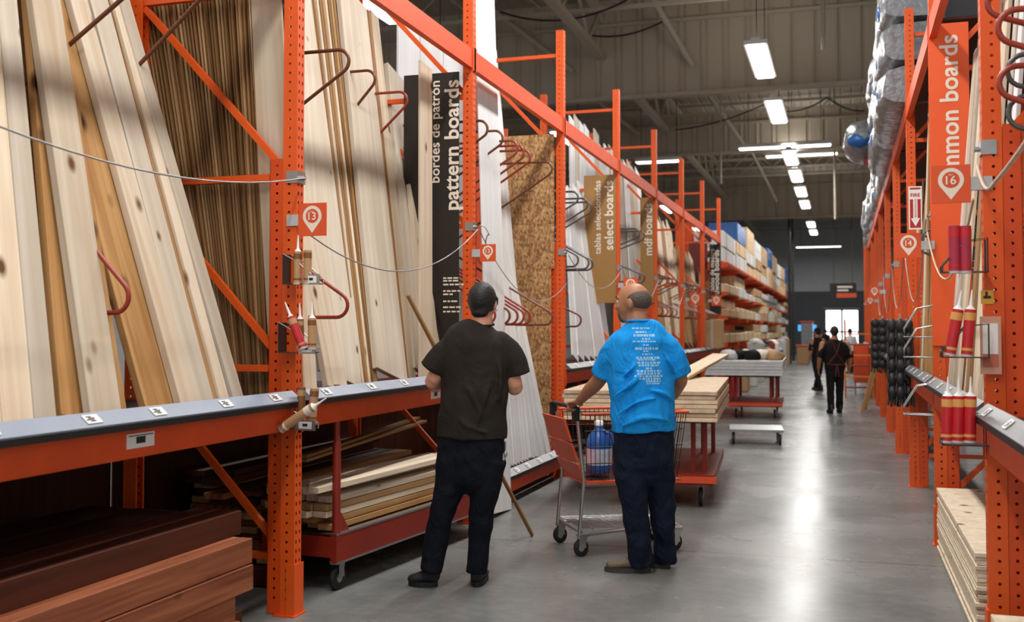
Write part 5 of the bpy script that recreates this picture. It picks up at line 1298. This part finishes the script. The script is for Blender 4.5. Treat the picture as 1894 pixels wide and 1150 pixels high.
for i, y in enumerate(YS[:-1]):
    for z, ln in lev:
        L = 3.0
        if z > 3:
            o = obj('shelf_deck', MB().b2((-.85, .05, -.0), (.06, 3.05, .05)), ORANGE_D, None, (LX, y, z+.002)); tag(o, 'orange top shelf of the far left shelving, %s unit' % near[i], 'shelf deck')
            z += .055
        n = random.choice([1, 2]) if z < 3 else 2
        hh = 0
        for q in range(n):
            h = random.uniform(.18, .30) if z < 3 else random.uniform(.32, .42)
            w_ = random.uniform(.75, .85); m_ = random.choice([PACKP, WRAPW, CARD, WRAPG, PACKP]) if i else (WRAPW if z > 3 else PACKP if z > 2 else CARD)
            xx = LX-.42+random.uniform(-.03, .05)
            t = thing('wrapped_pack', 'long wrapped pack on the %s shelf of the far left shelving, %s unit%s' % (ln, near[i], ', upper' if q else ''), 'pack', (xx, y+1.55, z+hh+.002))
            obj('pack_body', MB().bbox((0, 0, h/2), (w_, 3.05, h), .02), m_, t)
            for yy in (-.8, .8): obj('strap', MB().b2((-w_/2-.004, yy-.015, -.0), (w_/2+.004, yy+.015, h+.004)), BLACKP, t)
            if m_ in (WRAPW, CARD): obj('end_label', MB().b2((-w_*.3, -1.529, h*.3), (w_*.1, -1.525, h*.75)), INK, t)
            hh += h+.01
        if z > 3 and i > 0:
            t = thing('carton', 'tall carton standing on the top of the far left shelving, %s unit' % near[i], 'carton', (LX-.4, y+1.5, z+hh+.003)); h = random.uniform(.5, .8)
            m_ = [CARD, PLASTICB, PACKP, WRAPW][i % 4]
            obj('carton_body', MB().bbox((0, 0, h/2), (.8, 2.6, h), .01), m_, t); obj('carton_seam', MB().b2((.396, -1.2, h*.48), (.404, 1.2, h*.52)), GREYP, t)
# boxes and goods on the floor near these shelves
for i in range(10):
    p = onz(1352+i*12, 668-i*3, 0); p.x = LX+.15; yy = 24.5+i*2.6
    t = thing('goods_bin', 'assorted goods bin at the foot of the far left shelving, %s from the camera' % near[i], 'bin', (LX+.28, yy, 0))
    m_ = [SIGNRED, CARD, WRAPW, GREYP, CARD, REDM, WRAPW, PLASTICB, GREYP, CARD][i]
    h = random.uniform(.7, 1.2)
    obj('bin_body', MB().bbox((0, 0, h/2), (.45, .7, h), .02), m_, t)
    obj('bin_goods', MB().ball((0, -.1, h), (.2, .28, .12)).ball((.05, .15, h), (.15, .15, .1)), random.choice([GREYP, CREAM, BLACKP]), t)
o = thing('carton', 'brown carton standing upright beside the farther cart', 'carton', (LX-.0, 24.0, 1.12)); obj('carton_body', MB().bbox((0, 0, .32), (.42, .5, .64), .01), CARD, o); obj('carton_seam', MB().b2((-.02, -.255, 0), (.02, -.2505, .64)), GREYP, o)
# far end goods
for i, (u, v0, v1, y, m_, lb) in enumerate(((1482, 640, 672, 50, CARD, 'brown stand at the far end of the aisle, left of the walkers'), (1490, 596, 640, 58, PLASTICW, 'pale display at the far end of the aisle, under the blue lit sign'))):
    a, c = ony(u-8, v0, y), ony(u+14, v1, y); t = thing('display_stand', lb, 'display', ((a.x+c.x)/2, y, 0)); w_ = c.x-a.x
    obj('stand_body', MB().bbox((0, 0, a.z/2), (w_, .8, a.z), .02), m_, t); obj('stand_top', MB().b2((-w_/2-.05, -.45, a.z), (w_/2+.05, .45, a.z+.06)), SIGNOR2, t)
a, c = ony(1476, 602, 66), ony(1510, 612, 66); t = thing('lit_sign', 'blue lit sign low on the far wall left of the doors', 'sign', (a.x, 66, c.z)); obj('sign_box', MB().b2((0, 0, 0), (c.x-a.x, .15, a.z-c.z+.05)), BLUESCR, t); obj('sign_post', MB().b2(((c.x-a.x)/2-.05, .02, -c.z), ((c.x-a.x)/2+.05, .12, 0)), GREYP, t)
for i, (u, y) in enumerate(((1461, 50), (1467, 56))):
    p = onz(u, 640, 0); p = ony(u, 600, y); o = obj('column_post', MB().b2((-.06, -.06, 0), (.06, .06, CEIL)), BLACKP, None, (p.x, y, 0)); tag(o, ['dark building column rising at the far end of the left shelving, nearer', 'farther dark building column at the far end of the left shelving'][i], 'column')
# rolling ladder and orange goods far right
t = thing('rolling_ladder', 'orange rolling ladder standing far down the right side behind the apron wearer', 'ladder', (onz(1590, 736, 0).x, onz(1590, 736, 0).y, 0))
YEL = plain('ladder_orange', lin(224, 130, 60), .5)
for s in (-1, 1):
    obj('ladder_rail', MB().tube([(s*.3, 0, 0), (s*.3, 0, 1.75)], .022, 6).tube([(s*.3, .9, 0), (s*.3, 0.02, 1.2)], .022, 6), YEL, t)
for k in range(6): obj('step', MB().b2((-.3, -.02+.06*0, .22+.24*k), (.3, .14, .25+.24*k)), YEL if k % 2 else REDM, t)
for s in (-1, 1): obj('rail_guard', MB().tube([(s*.3, 0, 1.75), (s*.3, .5, 1.75), (s*.3, .9, 1.0)], .018, 6), YEL, t)
t = thing('stocking_cart', 'orange wire cart far down the right side, right of the rolling ladder', 'cart', (onz(1603, 728, 0).x-.12, onz(1603, 728, 0).y-.5, 0)); obj('bin_body', MB().bbox((0, 0, .75), (.35, .7, .9), .02), SIGNOR2, t)
for s in (-1, 1): obj('leg', MB().b2((s*.14-.02, -.3, 0), (s*.14+.02, .3, .32)), STEEL, t)
for i in range(3):
    p = onz(1622+i*3, 735-i*10, 0); o = board('pine_board', 'plank leaning low against the right row before the rolling ladder, %s of three' % ['first', 'second', 'third'][i], (RX-.32+.05*i, 20.2+i*.5, .02), (.25, .05, 1), 1.0, .12, .03, (0, 1, 0), PINE2)
# ================================================================== WRAPPED PACKS ON TOP OF THE RIGHT ROW
random.seed(4)
for k in range(3, 10):
    ya, yb = RPY[k], RPY[k+1]
    o = obj('shelf_deck', MB().b2((.05, ya+.05, 0), (RD-.02, yb-.05, .02)), DREDW, None, (RX, 0, 3.73)); tag(o, 'top deck of the right row under the wrapped packs, %s bay' % ordw[k+1], 'shelf deck')
    z = 3.752; nlev = 4 if k < 4 else 3 if k < 6 else 2
    for q in range(nlev):
        h = random.uniform(.40, .48); x0 = RX+.42+random.uniform(-.06, .02)+(-.12 if k in (3, 4) else 0)
        t = thing('wrapped_pack', 'clear wrapped pack with blue print atop the right row, %s bay, %s layer' % (ordw[k+1], ['bottom', 'second', 'third', 'fourth'][q]), 'pack', (x0, (ya+yb)/2, z))
        b = MB(); n = 14
        prof = []
        rs = []
        for j in range(25):
            yy = -1.3+2.6*j/24; sc_ = 1-.12*(abs(j-12)/12)**4; rs.append([])
            for i in range(20):
                a = i*2*PI/20; cx_, cz_ = math.cos(a), math.sin(a)
                ex = lambda v: math.copysign(abs(v)**.45, v)
                nz = 1+.07*noise.noise(Vector((cx_*2+q, yy*3+k, cz_*2)))
                rs[-1].append(Vector((.50*ex(cx_)*sc_*nz, yy, h/2+h/2*ex(cz_)*sc_*min(nz, 1))))
        b.rings(rs); obj('pack_body', b, PLASTICW, t)
        for j in range(2): obj('printed_patch', MB().ball((-.485, -.8+j*1.3+.3*(q % 2), h*.5), (.02, .13, h*.2), None, 10, 6), PLASTICB, t)
        obj('end_patch', MB().ball((-.22, -1.16, h*.5), (.1, .02, h*.2), None, 10, 6), PLASTICB, t)
        z += h+.004
# bulging blue pack hanging over the edge
p = ony(1597, 262, 17.2)
t = thing('wrapped_pack', 'blue and clear pack bulging out over the aisle high on the right row', 'pack', (p.x, 17.2, p.z-.28))
b = MB(); b.ball((0, 0, .25), (.30, .8, .30), None, 16, 12); b.v = [tuple(Vector(v)*(1+.12*noise.noise(Vector(v)*5))) for v in b.v]; obj('pack_body', b, PLASTICW, t)
obj('printed_patch', MB().ball((-.05, -.62, .2), (.2, .16, .12)), PLASTICB, t)
obj('support_arm', MB().b2((0, -.3, -.05), (RX-p.x+.5, .3, -.02)), ORANGE_D, t)
# dark cartons above the orange sign
for i in range(3):
    t = thing('carton', 'dark carton high behind the orange tall sign, %s' % ['left', 'middle', 'right'][i], 'carton', (RX+.32+.42*i, 8.9, 3.752)); obj('carton_body', MB().bbox((0, 0, .3), (.4, 1.2, .6), .01), plain('dark_carton%s' % ['_a', '_b', '_c'][i], lin(44, 46, 52), .6), t); obj('carton_label', MB().b2((-.1, -.604, .22), (.12, -.6005, .38)), plain('grey_label', lin(100, 104, 110), .5) if i == 0 else MATS['grey_label'], t)
o = obj('shelf_deck', MB().b2((.05, 8.16, 0), (1.3, 11.0, .02)), DREDW, None, (RX, 0, 3.73)); tag(o, 'top deck under the dark cartons behind the orange tall sign', 'shelf deck')
